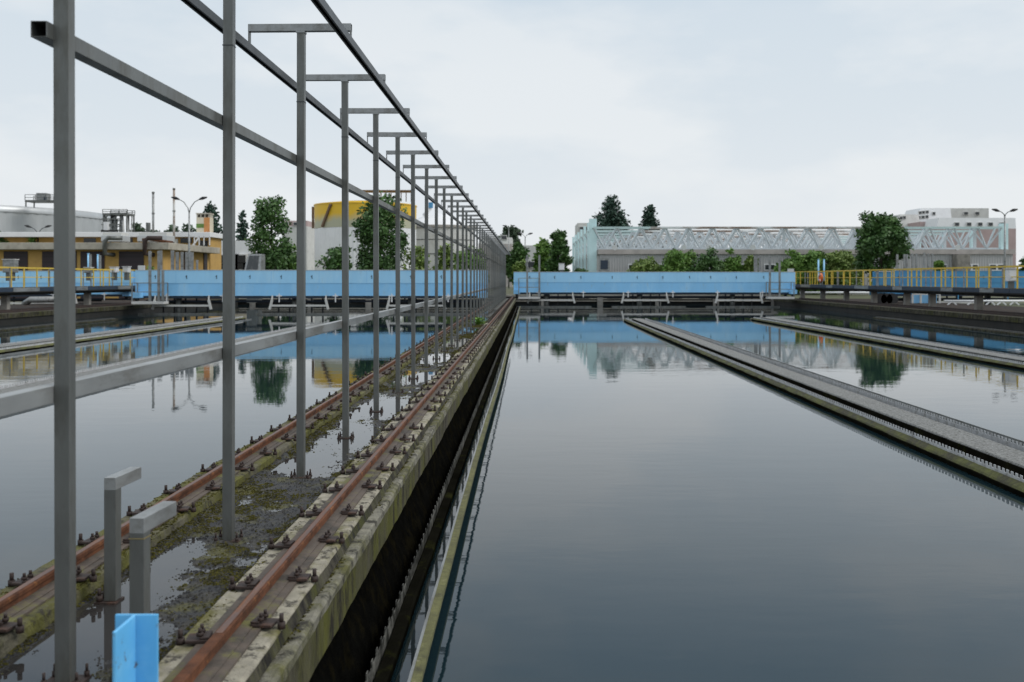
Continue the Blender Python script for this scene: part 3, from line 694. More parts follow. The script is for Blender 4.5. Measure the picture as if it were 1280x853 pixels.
for k in range(20):
    a = 2*math.pi*k/20
    for (_, r_, q) in pr: ring.v.append((q, r_*math.cos(a), r_*math.sin(a)))
for k in range(20):
    for i in range(8): ring.f.append((k*8+i, k*8+(i+1)%8, ((k+1)%20)*8+(i+1)%8, ((k+1)%20)*8+i)); ring.sm.append(True)
ring.build('ring', M['orange'], lb)
rp = MB()
for k in range(4):
    a = math.pi/4+math.pi/2*k; rp.box(-.09,.09,.30*math.cos(a)-.10,.30*math.cos(a)+.10,.30*math.sin(a)-.10,.30*math.sin(a)+.10) if False else rp.tube([(-.10,.2*math.cos(a),.2*math.sin(a)),(-.10,.4*math.cos(a),.4*math.sin(a))], .03, 6)
rp.build('band', M['white'], lb)
def vent_pipe(px, py0, py1, Y, label):
    t = thing('blue_pipe', label, 'pipe', (gx(px,Y),Y,gz(py1,Y)))
    h = gz(py0,Y)-gz(py1,Y); MB().tube([(0,0,0),(0,0,h)], .075, 10).build('tube', M['blue'], t); MB().tube([(0,0,0),(0,0,.12)], .14, 10).build('collar', M['steel'], t); MB().tube([(0,0,h+.002),(0,0,h+.05)], .09, 10).build('cap', M['blue'], t)
vent_pipe(1023,325,352,90,'upright blue pipe beside the lifebuoy, left of the pair'); vent_pipe(1030,325,352,90,'upright blue pipe beside the lifebuoy, right of the pair')
vent_pipe(110.5,318,345,74,'upright blue pipe before the dark shutters, left of the pair'); vent_pipe(122.5,319,345,74,'upright blue pipe before the dark shutters, right of the pair')
pr_ = thing('ground_pipe', 'grey bent pipe lying under the left walkway', 'pipe', (0,0,0))
MB().tube([at(30,381,66),at(38,375,66),at(75,374.5,66)], .22, 10).build('tube', M['steel_l'], pr_); MB().tube([at(72,374.5,66),at(74,374.5,66)], .32, 10).build('flange', M['steel'], pr_)
pr_ = thing('ground_pipe', 'long white pipe lying under the right walkway', 'pipe', (0,0,0))
MB().tube([at(1000,366,89),at(1130,366,89)], .09, 8).build('tube', M['white'], pr_); MB().tube([at(1128,366,89),at(1130,366,89)], .3, 8).build('flange', M['steel'], pr_)
pr_ = thing('ground_pipe', 'white pipe on trestles under the far right of the walkway', 'pipe', (0,0,0))
MB().tube([at(1180,376.5,66),at(1300,376.5,66)], .07, 8).build('tube', M['white'], pr_)
e = MB()
for p in (1190,1215,1238,1252,1268): a = at(p,376.5,66); e.bar((a.x-.3,a.y,.55),(a.x,a.y,a.z),.08); e.bar((a.x+.3,a.y,.55),(a.x,a.y,a.z),.08)
e.build('trestle', M['white'], pr_)

# ------------------------------------------------------------------ trees and bushes
def limbs(mb, h, r, crown, rnd, n=7):
    mb.tube([(0,0,-.3),(rnd.uniform(-.1,.1),0,h*.45),(0,0,h*.85)], [r, r*.7, r*.25], 8)
    for k in range(n):
        z = h*rnd.uniform(.25,.7); a = rnd.uniform(0,6.28); L_ = crown*rnd.uniform(.4,.85)
        mb.tube([(0,0,z),(math.cos(a)*L_*.5,math.sin(a)*L_*.5,z+L_*.35),(math.cos(a)*L_,math.sin(a)*L_,z+L_*.8)], [r*.4,r*.25,r*.08], 5)
def crown_mesh(h, z0, rx, rnd, kind, nleaf, leaf):
    """leaf faces in clumps spread through the crown volume"""
    mb = MB(); cl_ = []
    if kind == 'conifer':
        n = 46
        for k in range(n):
            f = k/(n-1); z = z0+(h-z0)*f; R0 = rx*1.25*(1-f)**.75*rnd.uniform(.7,1.1)
            for q in range(max(2,int(7*(1-f)+2))):
                a = rnd.uniform(0,6.28); cl_.append((math.cos(a)*R0*.8, math.sin(a)*R0*.8, z-R0*.15, .20*rx+.10*rx*(1-f)))
            cl_.append((0,0,z,R0*.5))
    elif kind == 'column':
        for k in range(60):
            f = rnd.random(); z = z0+(h-z0)*f; R0 = rx*(.55+.45*math.sin(math.pi*min(1,f*1.05)**.8))*rnd.uniform(.6,1.05); a = rnd.uniform(0,6.28)
            cl_.append((math.cos(a)*R0*.72, math.sin(a)*R0*.72, z, rx*rnd.uniform(.26,.42)))
    else:
        zc = (h+z0)/2; rz_ = (h-z0)/2
        for k in range(64):
            d = Vector((rnd.gauss(0,1),rnd.gauss(0,1),rnd.gauss(0,1))).normalized(); q = rnd.uniform(.45,.95)*(1+.18*mnoise.noise((d.x*2+h,d.y*2,d.z*2)))
            cl_.append((d.x*rx*q*.9, d.y*rx*q*.9, zc+d.z*rz_*q*.92, rx*rnd.uniform(.20,.36)))
    tot = sum(c[3]**2 for c in cl_)
    for (x, y, z, r) in cl_:
        m_ = int(nleaf*r*r/tot)+1
        for _ in range(m_):
            d = Vector((rnd.gauss(0,1),rnd.gauss(0,1),rnd.gauss(0,1))).normalized(); q = r*rnd.uniform(.55,1.08)
            c = Vector((x,y,z))+Vector((d.x*q, d.y*q, d.z*q*.8))
            u = Vector((rnd.gauss(0,1),rnd.gauss(0,1),rnd.gauss(0,.7))).normalized(); v = (d+Vector((rnd.gauss(0,.5),rnd.gauss(0,.5),rnd.gauss(0,.5)))).normalized().cross(u)
            if v.length < .05: continue
            v.normalize(); L_ = leaf*rnd.uniform(.6,1.3); leaf_quad(mb, c, u, v, L_, L_*.34)
    return mb
TREES = "trees around the plant"
def tree(name, label, px0, px1, py0, Y, kind='round', leafm='leaf_a', z0=.25, nleaf=5000, leaf=None, base=.3, group=TREES, cat='tree'):
    rnd = random.Random(int(px0*7+py0)); x = gx((px0+px1)/2,Y); h = gz(py0,Y)-base; rx = (px1-px0)/2*Y/F
    t = thing(name, label, cat, (x,Y,base), 0, group)
    tb = MB(); limbs(tb, h, max(.12,h*.02), rx, rnd); tb.build('trunk' if cat == 'tree' else 'stem', M['bark'], t)
    crown_mesh(h, h*z0, rx, rnd, kind, nleaf, leaf or max(.2, Y*.0035)).build('crown' if cat == 'tree' else 'foliage', M[leafm], t, recalc=False)
    return t
tree('leafy_tree', 'dark green upright tree behind the left blue bridge, beside the slanted grey hood', 309,369,251,104,'column','leaf_a',.06,7000)
tree('leafy_tree', 'broad dark green tree in front of the yellow topped tank', 437,513,249,112,'column','leaf_a',.2,9000)
tree('young_tree', 'small loose green tree at the left foot of the yellow topped tank', 398,438,303,104,'round','leaf_a',.2,2500)
tree('young_tree', 'spindly yellowish young tree in front of the white domed tank, left of the pair', 500,540,311,108,'column','leaf_d',.05,1800)
tree('young_tree', 'spindly yellowish young tree in front of the white domed tank, right of the pair', 541,572,311,110,'column','leaf_d',.05,1800)
tree('leafy_tree', 'green tree glimpsed through the farthest frame posts', 566,612,306,125,'round','leaf_b',.1,2500)
tree('leafy_tree', 'dense dark green tree on the right shoulder of the far frame end', 630,661,299,150,'round','leaf_a',.1,4500)
tree('young_tree', 'low yellow green tree right of the far frame end', 641,658,322,130,'round','leaf_d',.05,2000)
tree('leafy_tree', 'tall mid green tree beside the pale aqua fins, left of the two', 667,692,296,170,'round','leaf_b',.05,4000)
tree('leafy_tree', 'full dark green tree with rounded head beside the pale aqua fins', 684,713,292,160,'column','leaf_a',.05,6000)
tree('leafy_tree', 'far round tree topping the hill above the frame end', 617,655,273,330,'round','leaf_f',.1,4500,1.2)
tree('conifer_tree', 'tall wide cedar above the left end of the trusses', 724,804,250,300,'conifer','leaf_c',.1,16000,1.1)
tree('conifer_tree', 'small pointed fir above the trusses right of the cedar', 789,835,260,300,'conifer','leaf_c',.1,11000,1.0)
tree('leafy_tree', 'large deep green tree standing in front of the trusses on the right', 1068,1134,259,108,'round','leaf_a',.12,11000)
tree('conifer_tree', 'dark conifer behind the cream chimney block', 238,288,258,150,'conifer','leaf_c',.1,9000,.6)
tree('conifer_tree', 'dark conifer between the first two frame posts left of the upright tree', 292,314,267,170,'conifer','leaf_c',.1,3000,.6)
tree('leafy_tree', 'dark green tree at the left picture edge below the silver tank', -14,12,284,112,'round','leaf_a',.1,3000)
tree('leafy_tree', 'mid green tree poking above the concrete roof under the forked lamp', 27,60,293,112,'round','leaf_b',.1,3500)
for i, (a, b_, c) in enumerate(((158,185,276),(183,206,280),(203,226,273),(222,250,276),(266,290,285))):
    tree('leafy_tree', ('muted green tree behind the roof left of the first chimney pipe','low muted green tree behind the roof between the chimney pipes','muted green tree directly behind the taller chimney pipe','muted green tree between the forked lamp and the cream chimney block','low muted green tree right of the cream chimney block')[i], a, b_, c, 175, 'round', 'leaf_f', .1, 2200, .7)
for i, (a, b_, c, y_) in enumerate(((786,830,319,118),(822,872,309,117),(898,930,312,119.0),(931,948,318,118),(966,1012,313,118),(998,1040,313,118),(1028,1078,312,118),(1166,1180,321,118))):
    tree('ivy_bush', ('round green bush climbing the grey hall below the first truss bay','tall green bush right of the first window pair of the grey hall','green bush right of the dark round shrub','slim green bush between two windows of the grey hall','leafy bush right of the guide posts on the right bridge','leafy bush behind the two blue pipes','wide leafy bush left of the large deep green tree','slim bush right of the grey guide posts by the strong blue bridge')[i], a, b_, c, y_, 'round', 'leaf_b' if i % 3 else 'leaf_d', .0, 8500, .36, .3, 'bushes around the plant buildings', 'bush')
tree('dark_shrub', 'dark rounded shrub with brownish leaves in front of the grey hall', 864,908,312,115,'round','leaf_a',.0,4500,.32,.3,'bushes around the plant buildings','bush')
tree('dark_shrub', 'dark clipped shrub between the pale aqua fins', 717,734,329,119,'round','leaf_a',.0,2000,.32,.3,'bushes around the plant buildings','bush')
tree('dark_shrub', 'dark shrub cut by the right picture edge', 1275,1296,314,85,'round','leaf_a',.0,2500,.3,.3,'bushes around the plant buildings','bush')
tree('ivy_bush', 'low green bush between the upright tree and the yellow topped tank', 350,383,306,110,'round','leaf_b',.0,3500,.32,.3,'bushes around the plant buildings','bush')
tree('yellow_bush', 'yellow flowering bush beside the left bridge posts', 182,196,331,90,'round','leaf_d',.0,900,.3,.3,'bushes around the plant buildings','bush')

# ------------------------------------------------------------------ grey hall and its external trusses
YH = 120.0
hall = thing('grey_hall', 'long grey corrugated hall under the steel trusses', 'building', (0,0,0))
hx0, hx1 = gx(750,YH), gx(1266,YH); hz1 = gz(318,YH)
MB().box(hx0,hx1,YH,YH+58,.2,hz1).build('wall', M['grey_clad'], hall)
MB().box(hx0-.2,hx1+.2,YH-.2,YH+58.2,hz1+.003,gz(312,YH)).build('parapet', M['brown_roof'], hall)
for (a, b_, n_) in ((785,797,1),(819,832,2),(917,932,2),(955,976,3),(1040,1048,1),(1172,1184,1),(1206,1223,2),(1236,1256,2)):
    f = MB().box(gx(a,YH),gx(b_,YH),YH-.06,YH-.003,gz(338.5,YH),gz(330,YH)).build('window', M['white'], hall)
    p = MB(); wd2 = (gx(b_,YH)-gx(a,YH))/n_
    for k in range(n_): p.box(gx(a,YH)+wd2*k+.12,gx(a,YH)+wd2*(k+1)-.12,YH-.08,YH-.063,gz(337.2,YH),gz(331.3,YH))
    p.build('pane', M['glass'], f)
d = MB().box(gx(747,YH),gx(760,YH),YH-2.2,YH-2.1,.3,gz(323,YH)).build('screen', M['steel_l'], hall)
MB().box(gx(749,YH),gx(758,YH),YH-2.24,YH-2.203,gz(337,YH),gz(326,YH)).build('panel', M['navy'], d)
MB().box(gx(1190,YH),gx(1206,YH),YH-1.5,YH-.003,.3,gz(318.5,YH)).build('annex', M['col_conc'], hall)
def truss(Yt, label, n=17, near=False):
    t = thing('roof_truss', label, 'truss', (0,Yt,0), 0, 'steel trusses over the grey hall')
    x0, x1 = 7.9, gx(1254,YH); zt, zb = gz(284.5,YH), gz(310.5,YH)
    for x, zz in ((x0, gz(273,YH)), (x1+.6, gz(279,YH))):
        fw = .45 if near else .17; MB().box(x-fw,x+fw,-.30,.30,.2,zz).build('fin', M['aqua'], t)
    for dy in (-.9,.9):
        xa_, xb_ = x0+(x1-x0)*.14, x0+(x1-x0)*.76
        for (p_, q_, mm_) in ((x0,xa_,'aqua_d'),(xa_,xb_,'truss_rust'),(xb_,x1,'aqua_d')): MB().bar((p_,dy,zt),(q_,dy,zt),.21).build('top_chord', M[mm_], t)
    MB().bar((x0,0,zb),(x1,0,zb),.2).build('bottom_chord', M['truss'], t)
    w_ = MB(); st_ = (x1-x0)/n
    for k in range(n):
        a = x0+k*st_
        for dy in (-.9,.9):
            w_.bar((a,dy,zt),(a+st_/2,0,zb),.18); w_.bar((a+st_/2,0,zb),(a+st_,dy,zt),.18)
        w_.bar((a,-.9,zt),(a,.9,zt),.10)
        if k % 4 == 0: w_.bar((a,0,zt),(a,0,zb),.30)
    w_.build('web_bracing', M['truss'], t)
    return t
words = ('nearest','second','third','fourth','fifth','sixth','seventh','eighth')
for k in range(7): truss(YH+1.2+8.7*k, 'pale steel truss with aqua end fins over the grey hall, %s from the basins' % words[k], near=(k == 0))
# flood lights on the parapet
for i, p in enumerate((768,854,885,940,1025,1195)):
    a = at(p,312,YH-.6); t = thing('flood_light', 'small white flood light on the parapet of the grey hall', 'flood light', a, 0, 'flood lights on the grey hall')
    MB().tube([(0,0,-.1),(0,-.1,.25)], .05, 6).build('bracket', M['steel'], t); MB().tube([(0,-.05,.3),(0,-.5,.22)], [.18,.34], 10).build('lamp_head', M['white'], t)

# ------------------------------------------------------------------ distant apartment blocks on the right
def block(label, px0, px1, py0, py1, Y, m_, wins, roof=None, slope=0, depth=14, name='apartment_block'):
    t = thing(name, label, 'building', (0,0,0))
    x0, x1, z1, zm = gx(px0,Y), gx(px1,Y), gz(py0,Y), gz(py1,Y); sx = slope*Y/F
    b = MB(); n = [(x0,Y,.2),(x1,Y,.2),(x1,Y+depth,.2),(x0,Y+depth,.2),(x0,Y,zm),(x1,Y,zm),(x1,Y+depth,zm),(x0,Y+depth,zm)]
    b.v = n; b.f = [(0,1,5,4),(1,2,6,5),(2,3,7,6),(3,0,4,7)]; b.sm = [False]*4; b.build('lower_wall', M[roof or m_], t)
    r = MB(); tt = [(x0+sx,Y+abs(sx)*.5,z1),(x1,Y+abs(sx)*.5,z1),(x1,Y+depth,z1),(x0+sx,Y+depth,z1)]
    r.v = [(x0,Y,zm),(x1,Y,zm),(x1,Y+depth,zm),(x0,Y+depth,zm)]+tt; r.f = [(0,1,5,4),(1,2,6,5),(2,3,7,6),(3,0,4,7),(4,5,6,7)]; r.sm = [False]*5; r.build('upper_storey', M[m_], t)
    for (a, c, wd2, hh) in wins:
        f = (gz(c,Y)-zm)/max(.1,(z1-zm)); off = max(0,min(1,f))*abs(sx)*.5
        w1 = MB().box(gx(a,Y)-wd2/2-.15,gx(a,Y)+wd2/2+.15,Y+off-.35,Y+off+.3,gz(c,Y)-hh/2-.15,gz(c,Y)+hh/2+.15).build('window', M['grey_white'], t)
        MB().box(gx(a,Y)-wd2/2,gx(a,Y)+wd2/2,Y+off-.40,Y+off-.353,gz(c,Y)-hh/2,gz(c,Y)+hh/2).build('pane', M['glass'], w1)
    return t
block('white sloped attic block with five windows behind the right end of the trusses', 1171,1270,272.5,286,300,'white', [(p,280.5,1.2,.9) for p in (1196,1211,1225,1238,1253)], 'red_brown', 3)
block('beige flat topped block above the white sloped attic block', 1184,1236,260.5,275,340,'grey_white', [(1207,267,1.3,.9),(1221,267,1.3,.9),(1183,267,1.0,.9)], 'grey_white')
block('white mansard block with small windows and a reddish lower floor', 1144,1190,260,277,330,'white', [(p,q,.8,.8) for p, q in ((1151,266),(1155,265.5),(1160,265),(1149,272),(1154,271.5),(1159,271),(1168,267))], 'red_brown', 9)
block('pale beige mansard block left of the reddish floor', 1120,1150,268,283,320,'grey_white', [(1127,272.5,.8,.8),(1131,272,.8,.8)], 'grey_white', 7)
block('pale reddish block below the trusses at the far right', 1150,1178,277.5,290,310,'red_brown', [(1163,284,1.0,.7)], 'red_brown')
block('small pale roofed block behind the aqua fins', 722,742,279,300,260,'grey_white', [(727,286,1.0,.8),(735,286,1.0,.8)], 'grey_white')
block('low grey white house with a flat roof beyond the frame end', 652,672,307,325,190,'grey_white', [(658,331,1.2,1.0),(666,331,1.2,1.0)], 'grey_white', name='low_house')
block('low white service building with window strips between the first and third frame posts', 272,316,301,318,135,'white', [(p,324,1.5,1.0) for p in (281,291,301)] + [(p,333,1.5,.8) for p in (281,291,301,312)], 'cream', name='service_building')
block('distant tiled house between the upright tree and the yellow topped tank', 352,384,276,283,260,'red_brown', [(358,280,1.0,.7),(370,280,1.0,.7)], 'grey_white', 2, name='distant_house')
block('far white hillside house above the frame end', 598,640,297,305,240,'grey_white', [(630,297,1.2,.8)], 'brown_roof', 4, name='distant_house')

# ------------------------------------------------------------------ ochre building
YO = 95.0; xo1 = gx(204,YO); yo2 = YO*1.145; xo0 = -70
oc = thing('ochre_building', 'low ochre building with a concrete roof slab and dark shutters', 'building', (0,0,0))
zs0, zs1 = gz(312.5,YO), gz(304,YO)
MB().box(xo0,xo1,YO,yo2,.2,zs0-.003).build('wall', M['ochre'], oc)
MB().box(xo0,xo1+.9,YO-1.1,yo2+.9,zs0,zs1).build('roof_slab', M['slab'], oc, .04)
for a, b_ in ((5,35),(53,96),(101,131),(149,180),(-45,-10)):
    s_ = MB().box(gx(a,YO),gx(b_,YO),YO-.08,YO-.003,.3,zs0-.15).build('shutter', M['maroon'], oc)
    bars = MB()
    for k in range(1,9): z = .3+(zs0-.45)*k/9; bars.box(gx(a,YO)+.1,gx(b_,YO)-.1,YO-.10,YO-.083,z-.03,z+.03)
    bars.build('shutter_rib', M['black'], s_)
for y in (YO+6.2, YO+12.2): MB().box(xo1+.003,xo1+.12,y-.5,y+.5,.2,zs0-.01).build('pilaster', M['maroon'], oc)
for px in (131, 181):
    d = MB(); a = at(px,299,YO-1.4); d.tube([(a.x+1.5,a.y+.4,a.z+.1),(a.x+.3,a.y,a.z+.1),(a.x,a.y,a.z-.2),(a.x,a.y,gz(318,YO)),(a.x+.5,a.y+.9,gz(319,YO))], .22, 10); d.build('flue_pipe', M['steel'] if px < 150 else M['dark_rust'], oc)
for px in (-2,15): pass
# plant on its roof
rf = thing('roof_unit', 'pale grey ventilation unit on the ochre roof, left of the two', 'ventilation unit', (gx(139,YO+5),YO+5,zs1))
def unit(t, wd2):
    MB().box(-wd2/2,wd2/2,0,2.2,.35,.95).build('casing', M['tank'], t, .05); MB().box(-wd2/2+.1,wd2/2-.1,.2,2,.953,1.25).build('hood', M['grey_white'], t)
    l = MB()
    for sx in (-1,1):
        for y in (.15,2.05): l.box(sx*wd2*.45-.06,sx*wd2*.45+.06,y-.06,y+.06,0,.5)
    l.build('leg', M['steel'], t)
unit(rf, 2.1)
rf2 = thing('roof_unit', 'long pale grey ventilation unit on the ochre roof beside the taller chimney pipe', 'ventilation unit', (gx(190,YO+5),YO+5,zs1)); unit(rf2, 3.0)
rp = thing('roof_pipe', 'rusty brown pipe sloping across the ochre roof', 'pipe', (0,0,0))
MB().tube([at(178,300,YO+2),at(186,299,YO+2),at(216,303.5,YO+2)], .14, 8).build('tube', M['rust'], rp); MB().box(gx(200,YO+2)-.1,gx(200,YO+2)+.1,YO+1.9,YO+2.1,zs1,gz(301.5,YO+2)-.1).build('support', M['steel'], rp)
# rear block with white roof edge
YR = 112.0
rb_ = thing('rear_block', 'ochre rear block with a white roof edge behind the concrete roof', 'building', (0,0,0))
zr0, zr1 = gz(297,YR), gz(291,YR)
MB().box(-60,gx(263,YR),YR,YR+4,.2,zr0-.003).build('wall', M['ochre'], rb_)
MB().box(-60,gx(267,YR),YR-1.2,YR+5,zr0,zr1).build('roof_edge', M['white'], rb_, .04)
for a, b_, c, d_ in ((250,260,301,315),(240,256,332,338)):
    f = MB().box(gx(a,YR),gx(b_,YR),YR-.08,YR-.003,gz(d_,YR),gz(c,YR)).build('window', M['maroon'], rb_); MB().box(gx(a,YR)+.08,gx(b_,YR)-.08,YR-.10,YR-.083,gz(d_,YR)+.08,gz(c,YR)-.08).build('pane', M['glass'], f)
for a, b_ in ((105,120),(150,166),(226,240)): MB().box(gx(a,YR),gx(b_,YR),YR-.08,YR-.003,gz(304,YR),gz(298,YR)).build('window', M['glass'], rb_)
mtal = MB()
for p in (243,249,255,262): mtal.bar(at(p,307,YR-2),at(p,296,YR-2),.10)
mtal.bar(at(241,307,YR-2),at(249,297,YR-2),.16); mtal.bar(at(243,296.5,YR-2),at(262,296.5,YR-2),.10); mtal.build('stair_railing', M['white'], rb_)
ch = thing('chimney_block', 'cream and orange chimney block with a green band', 'chimney', (0,0,0)); YK = 116
MB().box(gx(245.5,YK),gx(262,YK),YK,YK+1.4,zr1,gz(272,YK)).build('shaft', M['cream'], ch); MB().box(gx(255,YK),gx(262.2,YK),YK-.03,YK-.003,zr1+.01,gz(272.2,YK)).build('side_panel', M['orange_panel'], ch)
MB().box(gx(245.3,YK),gx(255,YK),YK-.03,YK-.003,gz(285,YK),gz(280,YK)).build('green_band', M['leaf_b'], ch)
MB().box(gx(245,YK),gx(262.5,YK),YK-.1,YK+1.5,gz(268,YK),gz(266.5,YK)).build('cap', M['slab'], ch)
cp = MB()
for p in (246.5,251,256,261): cp.box(gx(p,YK)-.08,gx(p,YK)+.08,YK,YK+1.3,gz(272,YK),gz(268,YK))
cp.build('cap_pillar', M['slab'], ch)
for (p, y0_, lab) in ((191.5,242,'thin grey chimney pipe above the ochre roof, shorter of the two'),(217.5,237.5,'thin brownish chimney pipe above the ochre roof, taller of the two')):
    t = thing('chimney_pipe', lab, 'chimney pipe', (gx(p,108),108,zs1)); hh = gz(y0_,108)-zs1
    MB().tube([(0,0,-.6),(0,0,hh)], .125, 10).build('stack', M['steel_l'] if p < 200 else M['truss_rust'], t); MB().tube([(0,0,hh*.62),(0,0,hh*.64)], .17, 10).build('flange', M['steel'], t); MB().tube([(0,0,hh+.001),(0,0,hh+.18)], .15, 10).build('cowl', M['steel'], t); MB().tube([(0,0,-.7),(0,0,.9)], .42, 10).build('base', M['steel'], t)

# street lamps
def lamp(px, py, Y, label, armL=1.9, h2=1.0, m_='steel_l', base=.3):
    t = thing('street_lamp', label, 'street lamp', (gx(px,Y),Y,base), 0, 'forked street lamps'); h = gz(py,Y)-base; zz = h-h2
    MB().tube([(0,0,0),(0,0,zz*.5),(0,0,zz)], [.14,.11,.07], 8).build('pole', M[m_], t)
    for s in (-1,1):
        a = MB().tube([(0,0,zz-.1),(s*.12*armL,0,zz+.35*h2),(s*.5*armL,0,zz+.78*h2),(s*armL,0,zz+h2)], .045, 6).build('arm', M[m_], t)
        MB().tube([(s*armL*.92,0,zz+h2*.97),(s*(armL+.25),0,zz+h2+.08),(s*(armL+.65),0,zz+h2+.16)], [.07,.15,.06], 8).build('lamp_head', M['black'], a)
lamp(236.5,249,92,'tall forked street lamp with pale blue pole in front of the chimney pipes',1.0,1.25)
lamp(47.5,284,112,'forked street lamp in front of the silver tank',.85,.9,'dark_steel')
lamp(1256,264,93,'forked street lamp above the right end of the trusses',.55,.5,'steel_l')
lamp(656.5,293,150,'slim forked street lamp beside the low grey white house',.5,.6)
lamp(636,283,200,'far forked street lamp above the frame end',.6,.5)

# ------------------------------------------------------------------ storage tanks
YS = 140.0
rS = 26; cxS = gx(128,YS+14)-rS-.4
st_ = thing('silver_tank', 'large silver ribbed storage tank behind the ochre building', 'tank', (cxS,YS+14,0))
zt_ = gz(256,YS)-.3
MB().lathe(0,0,[(rS,.2),(rS,zt_-.9)],220,.10).build('ribbed_shell', M['tank'], st_)
MB().lathe(0,0,[(rS+.2,zt_-.9),(rS+.25,zt_),(rS-.2,zt_+.03),(.02,zt_+.10)],96).build('roof', M['tank'], st_)
pf = MB(); 
for k in range(8): pf.bar((cxS*0+23+k*.0,0,0),(23,0,.01),.01)
def platform_frame(name, label, px0, px1, py0, py1, Y, base, m_='steel'):
    t = thing(name, label, 'platform', (0,0,0)); x0, x1 = gx(px0,Y), gx(px1,Y); z0, z1 = gz(py1,Y), gz(py0,Y)
    MB().box(x0,x1,Y,Y+2.5,z0,z0+.25).build('deck', M[m_], t)
    r = MB(); n = max(3,int((x1-x0)/1.1))
    for k in range(n+1):
        x = x0+(x1-x0)*k/n
        for y in (Y+.05,Y+2.45): r.bar((x,y,z0+.25),(x,y,z1),.07)
    for z in ((z0+z1)/2+.1,z1):
        for y in (Y+.05,Y+2.45): r.bar((x0,y,z),(x1,y,z),.07)
    r.build('railing', M[m_], t)
    l = MB()
    for x in (x0+.1,x1-.1):
        for y in (Y+.1,Y+2.4): l.bar((x,y,base),(x,y,z0),.14)
    l.build('leg', M[m_], t)
    return t
p1 = platform_frame('roof_platform', 'railed steel platform on top of the silver tank', 31,70,243.5,252.5,YS-3,zt_-.2)
MB().box(gx(54,YS),gx(66,YS),YS-2,YS-.6,gz(252,YS),gz(243,YS)).build('machine', M['steel_l'], p1)
MB().box(gx(66,YS),gx(68,YS),YS-2.6,YS-2.2,gz(252,YS),gz(248,YS)).build('motor', M['navy'], p1)
p2 = platform_frame('pipe_tower', 'open steel pipe tower with platforms beside the silver tank', 128,159,262,269,YS-14,2,'steel')
tw = MB(); rt_ = random.Random(4)
for k in range(13):
    x = gx(128+k*2.5,YS-14); tw.tube([(x,YS-13.6+rt_.random()*1.8,2),(x,YS-13.6+rt_.random()*1.8,gz(rt_.uniform(262,276),YS-14))], rt_.choice((.08,.12,.2)), 8)
tw.build('riser_pipe', M['steel_l'], p2)
tw = MB()
for q in (274,281,288): tw.bar(at(127,q,YS-14.2),at(151,q,YS-14.2),.14); tw.bar(at(128,q,YS-14.2),at(140,q-7,YS-14.2),.09); tw.bar(at(140,q,YS-14.2),at(152,q-7,YS-14.2),.09)
tw.build('cross_brace', M['steel'], p2)
MB().box(gx(133,YS-14),gx(138,YS-14),YS-14.9,YS-14.4,gz(289,YS-14),gz(278,YS-14)).build('control_box', M['white'], p2)
MB().box(gx(132,YS-14),gx(152,YS-14),YS-15.4,YS-14.95,gz(291,YS-14),gz(288.5,YS-14)).build('catwalk', M['black'], p2)
MB().box(gx(175,YO+8),gx(182,YO+8),YO+8,YO+9,zs1,gz(279,YO+8)).build('fan_unit', M['steel'], rf2)

YY = 145.0; cy_ = thing('yellow_tank', 'white ribbed tank with a yellow painted upper band behind the broad tree', 'tank', (gx(447,YY),YY+7.3,0))
rY = 64*YY/F+.15
MB().lathe(0,0,[(rY,.2),(rY,gz(284,YY))],150,.06).build('ribbed_shell', M['white'], cy_)
gm = gradient_mat('yellow_faded_paint', (.72,.45,.02), (.42,.42,.30), gz(277,YY), gz(266,YY))
MB().lathe(0,0,[(rY+.05,gz(283.8,YY)),(rY+.12,gz(254,YY))],64).build('painted_band', gm, cy_)
MB().lathe(0,0,[(rY+.2,gz(254,YY)),(rY+.2,gz(252.5,YY)),(rY*.6,gz(249,YY)),(.02,gz(246,YY))],64).build('roof', M['tank_yellow'], cy_)
for a0, a1 in ((-2.95,-3.0),(-2.10,-2.34),(-1.2,-1.45)):
    MB().bar((math.cos(a0)*(rY+.3),math.sin(a0)*(rY+.3),gz(255,YY)),(math.cos(a1)*(rY+.3),math.sin(a1)*(rY+.3),gz(283,YY)),.35,.3).build('stair_strut', M['strut'], cy_)
gp = MB(); x0_, x1_ = gx(474,YY)-cy_.location.x, gx(512,YY)-cy_.location.x; zz = gz(238,YY)
gp.box(x0_-5,x1_+.3,-5.5,-3,zz,zz+.2)
for k in range(7): gp.bar((x0_+(x1_-x0_)*k/6,-5.4,gz(251,YY)),(x0_+(x1_-x0_)*k/6,-5.4,zz),.13)
gp.build('roof_gantry', M['strut'], cy_)
YD = 165.0; cd = thing('domed_tank', 'white tank with a conical roof right of the broad tree', 'tank', (gx(545,YD),YD+6,0)); rD = 46*YD/F
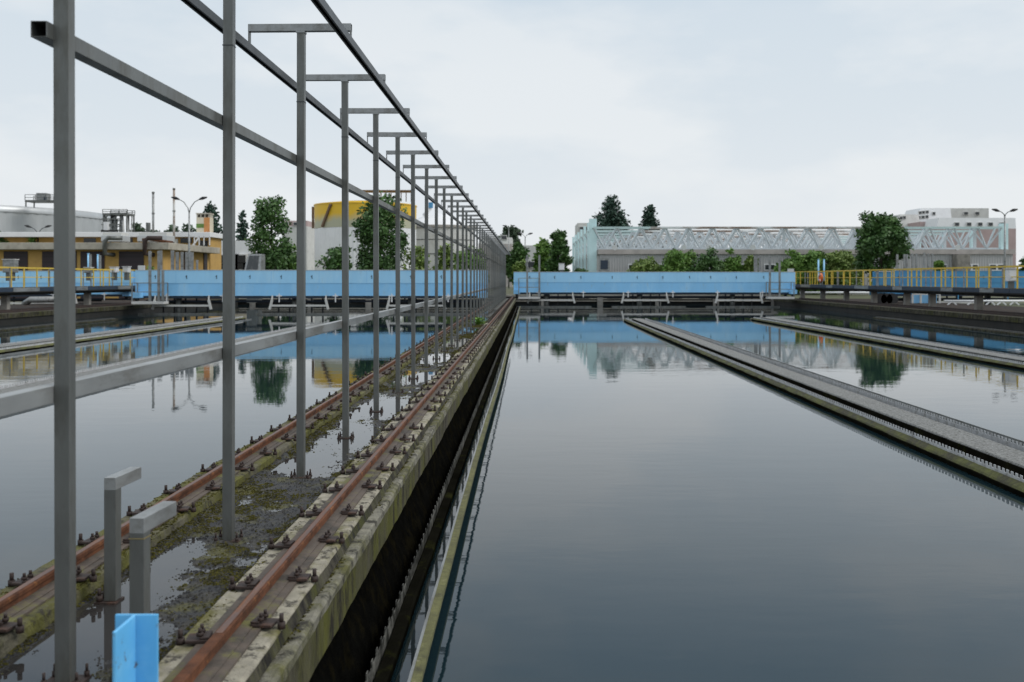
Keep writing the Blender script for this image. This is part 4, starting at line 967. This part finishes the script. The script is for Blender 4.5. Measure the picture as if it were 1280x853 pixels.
MB().lathe(0,0,[(rD,.2),(rD,gz(284.5,YD))],90,.04).build('shell', M['grey_white'], cd)
MB().lathe(0,0,[(rD+.25,gz(284.5,YD)),(rD+.25,gz(281,YD)),(rD,gz(281,YD))],64).build('rim', M['col_conc'], cd)
MB().lathe(0,0,[(rD,gz(280.9,YD)),(rD*.55,gz(270,YD)),(rD*.25,gz(266,YD)),(.02,gz(264,YD))],64).build('conical_roof', M['white'], cd)
v = MB(); v.tube([(-2.5,-2,gz(268,YD)),(-1.2,-2,gz(258,YD))], .3, 8); v.build('chute', M['white'], cd); MB().box(-1.6,-.9,-2.4,-1.6,gz(258,YD),gz(251,YD)).build('motor', M['blue_dark'], cd)
hd = MB()
for z in (300,318): hd.lathe(0,0,[(rD+.06,gz(z,YD)),(rD+.1,gz(z-.6,YD)),(rD+.06,gz(z-1.2,YD))],64)
hd.build('hoop', M['steel'], cd)
# slanted grey hood on the plant floor
YQ = 82; hq = thing('slanted_hood', 'slanted grey steel hood beside the dark upright tree', 'hood', (0,0,0))
x0, x1 = gx(304,YQ), gx(325,YQ); z0, z1 = gz(343,YQ), gz(317.5,YQ)
q = MB(); q.v = [(x0,YQ,z0),(x1,YQ,z0),(x1+.0,YQ+1.6,z0),(x0,YQ+1.6,z0),(x0+.25,YQ+.5,z1),(x1,YQ+.5,z1),(x1,YQ+1.6,z1),(x0+.25,YQ+1.6,z1)]
q.f = [(0,1,5,4),(1,2,6,5),(2,3,7,6),(3,0,4,7),(4,5,6,7)]; q.sm = [False]*5; q.build('casing', M['steel_l'], hq)
q = MB(); q.quad((x0+.2,YQ+.02,z0+.2),(x1-.22,YQ+.02,z0+.2),(x1-.2,YQ+.45,z1-.15),(x0+.38,YQ+.45,z1-.15)); o = q.build('grille', M['dark_steel'], hq); so = o.modifiers.new('solid','SOLIDIFY'); so.thickness = .05; so.offset = 0
MB().box(x0+.2,x1-.2,YQ+.3,YQ+1.3,.3,z0-.002).build('stand', M['steel'], hq)
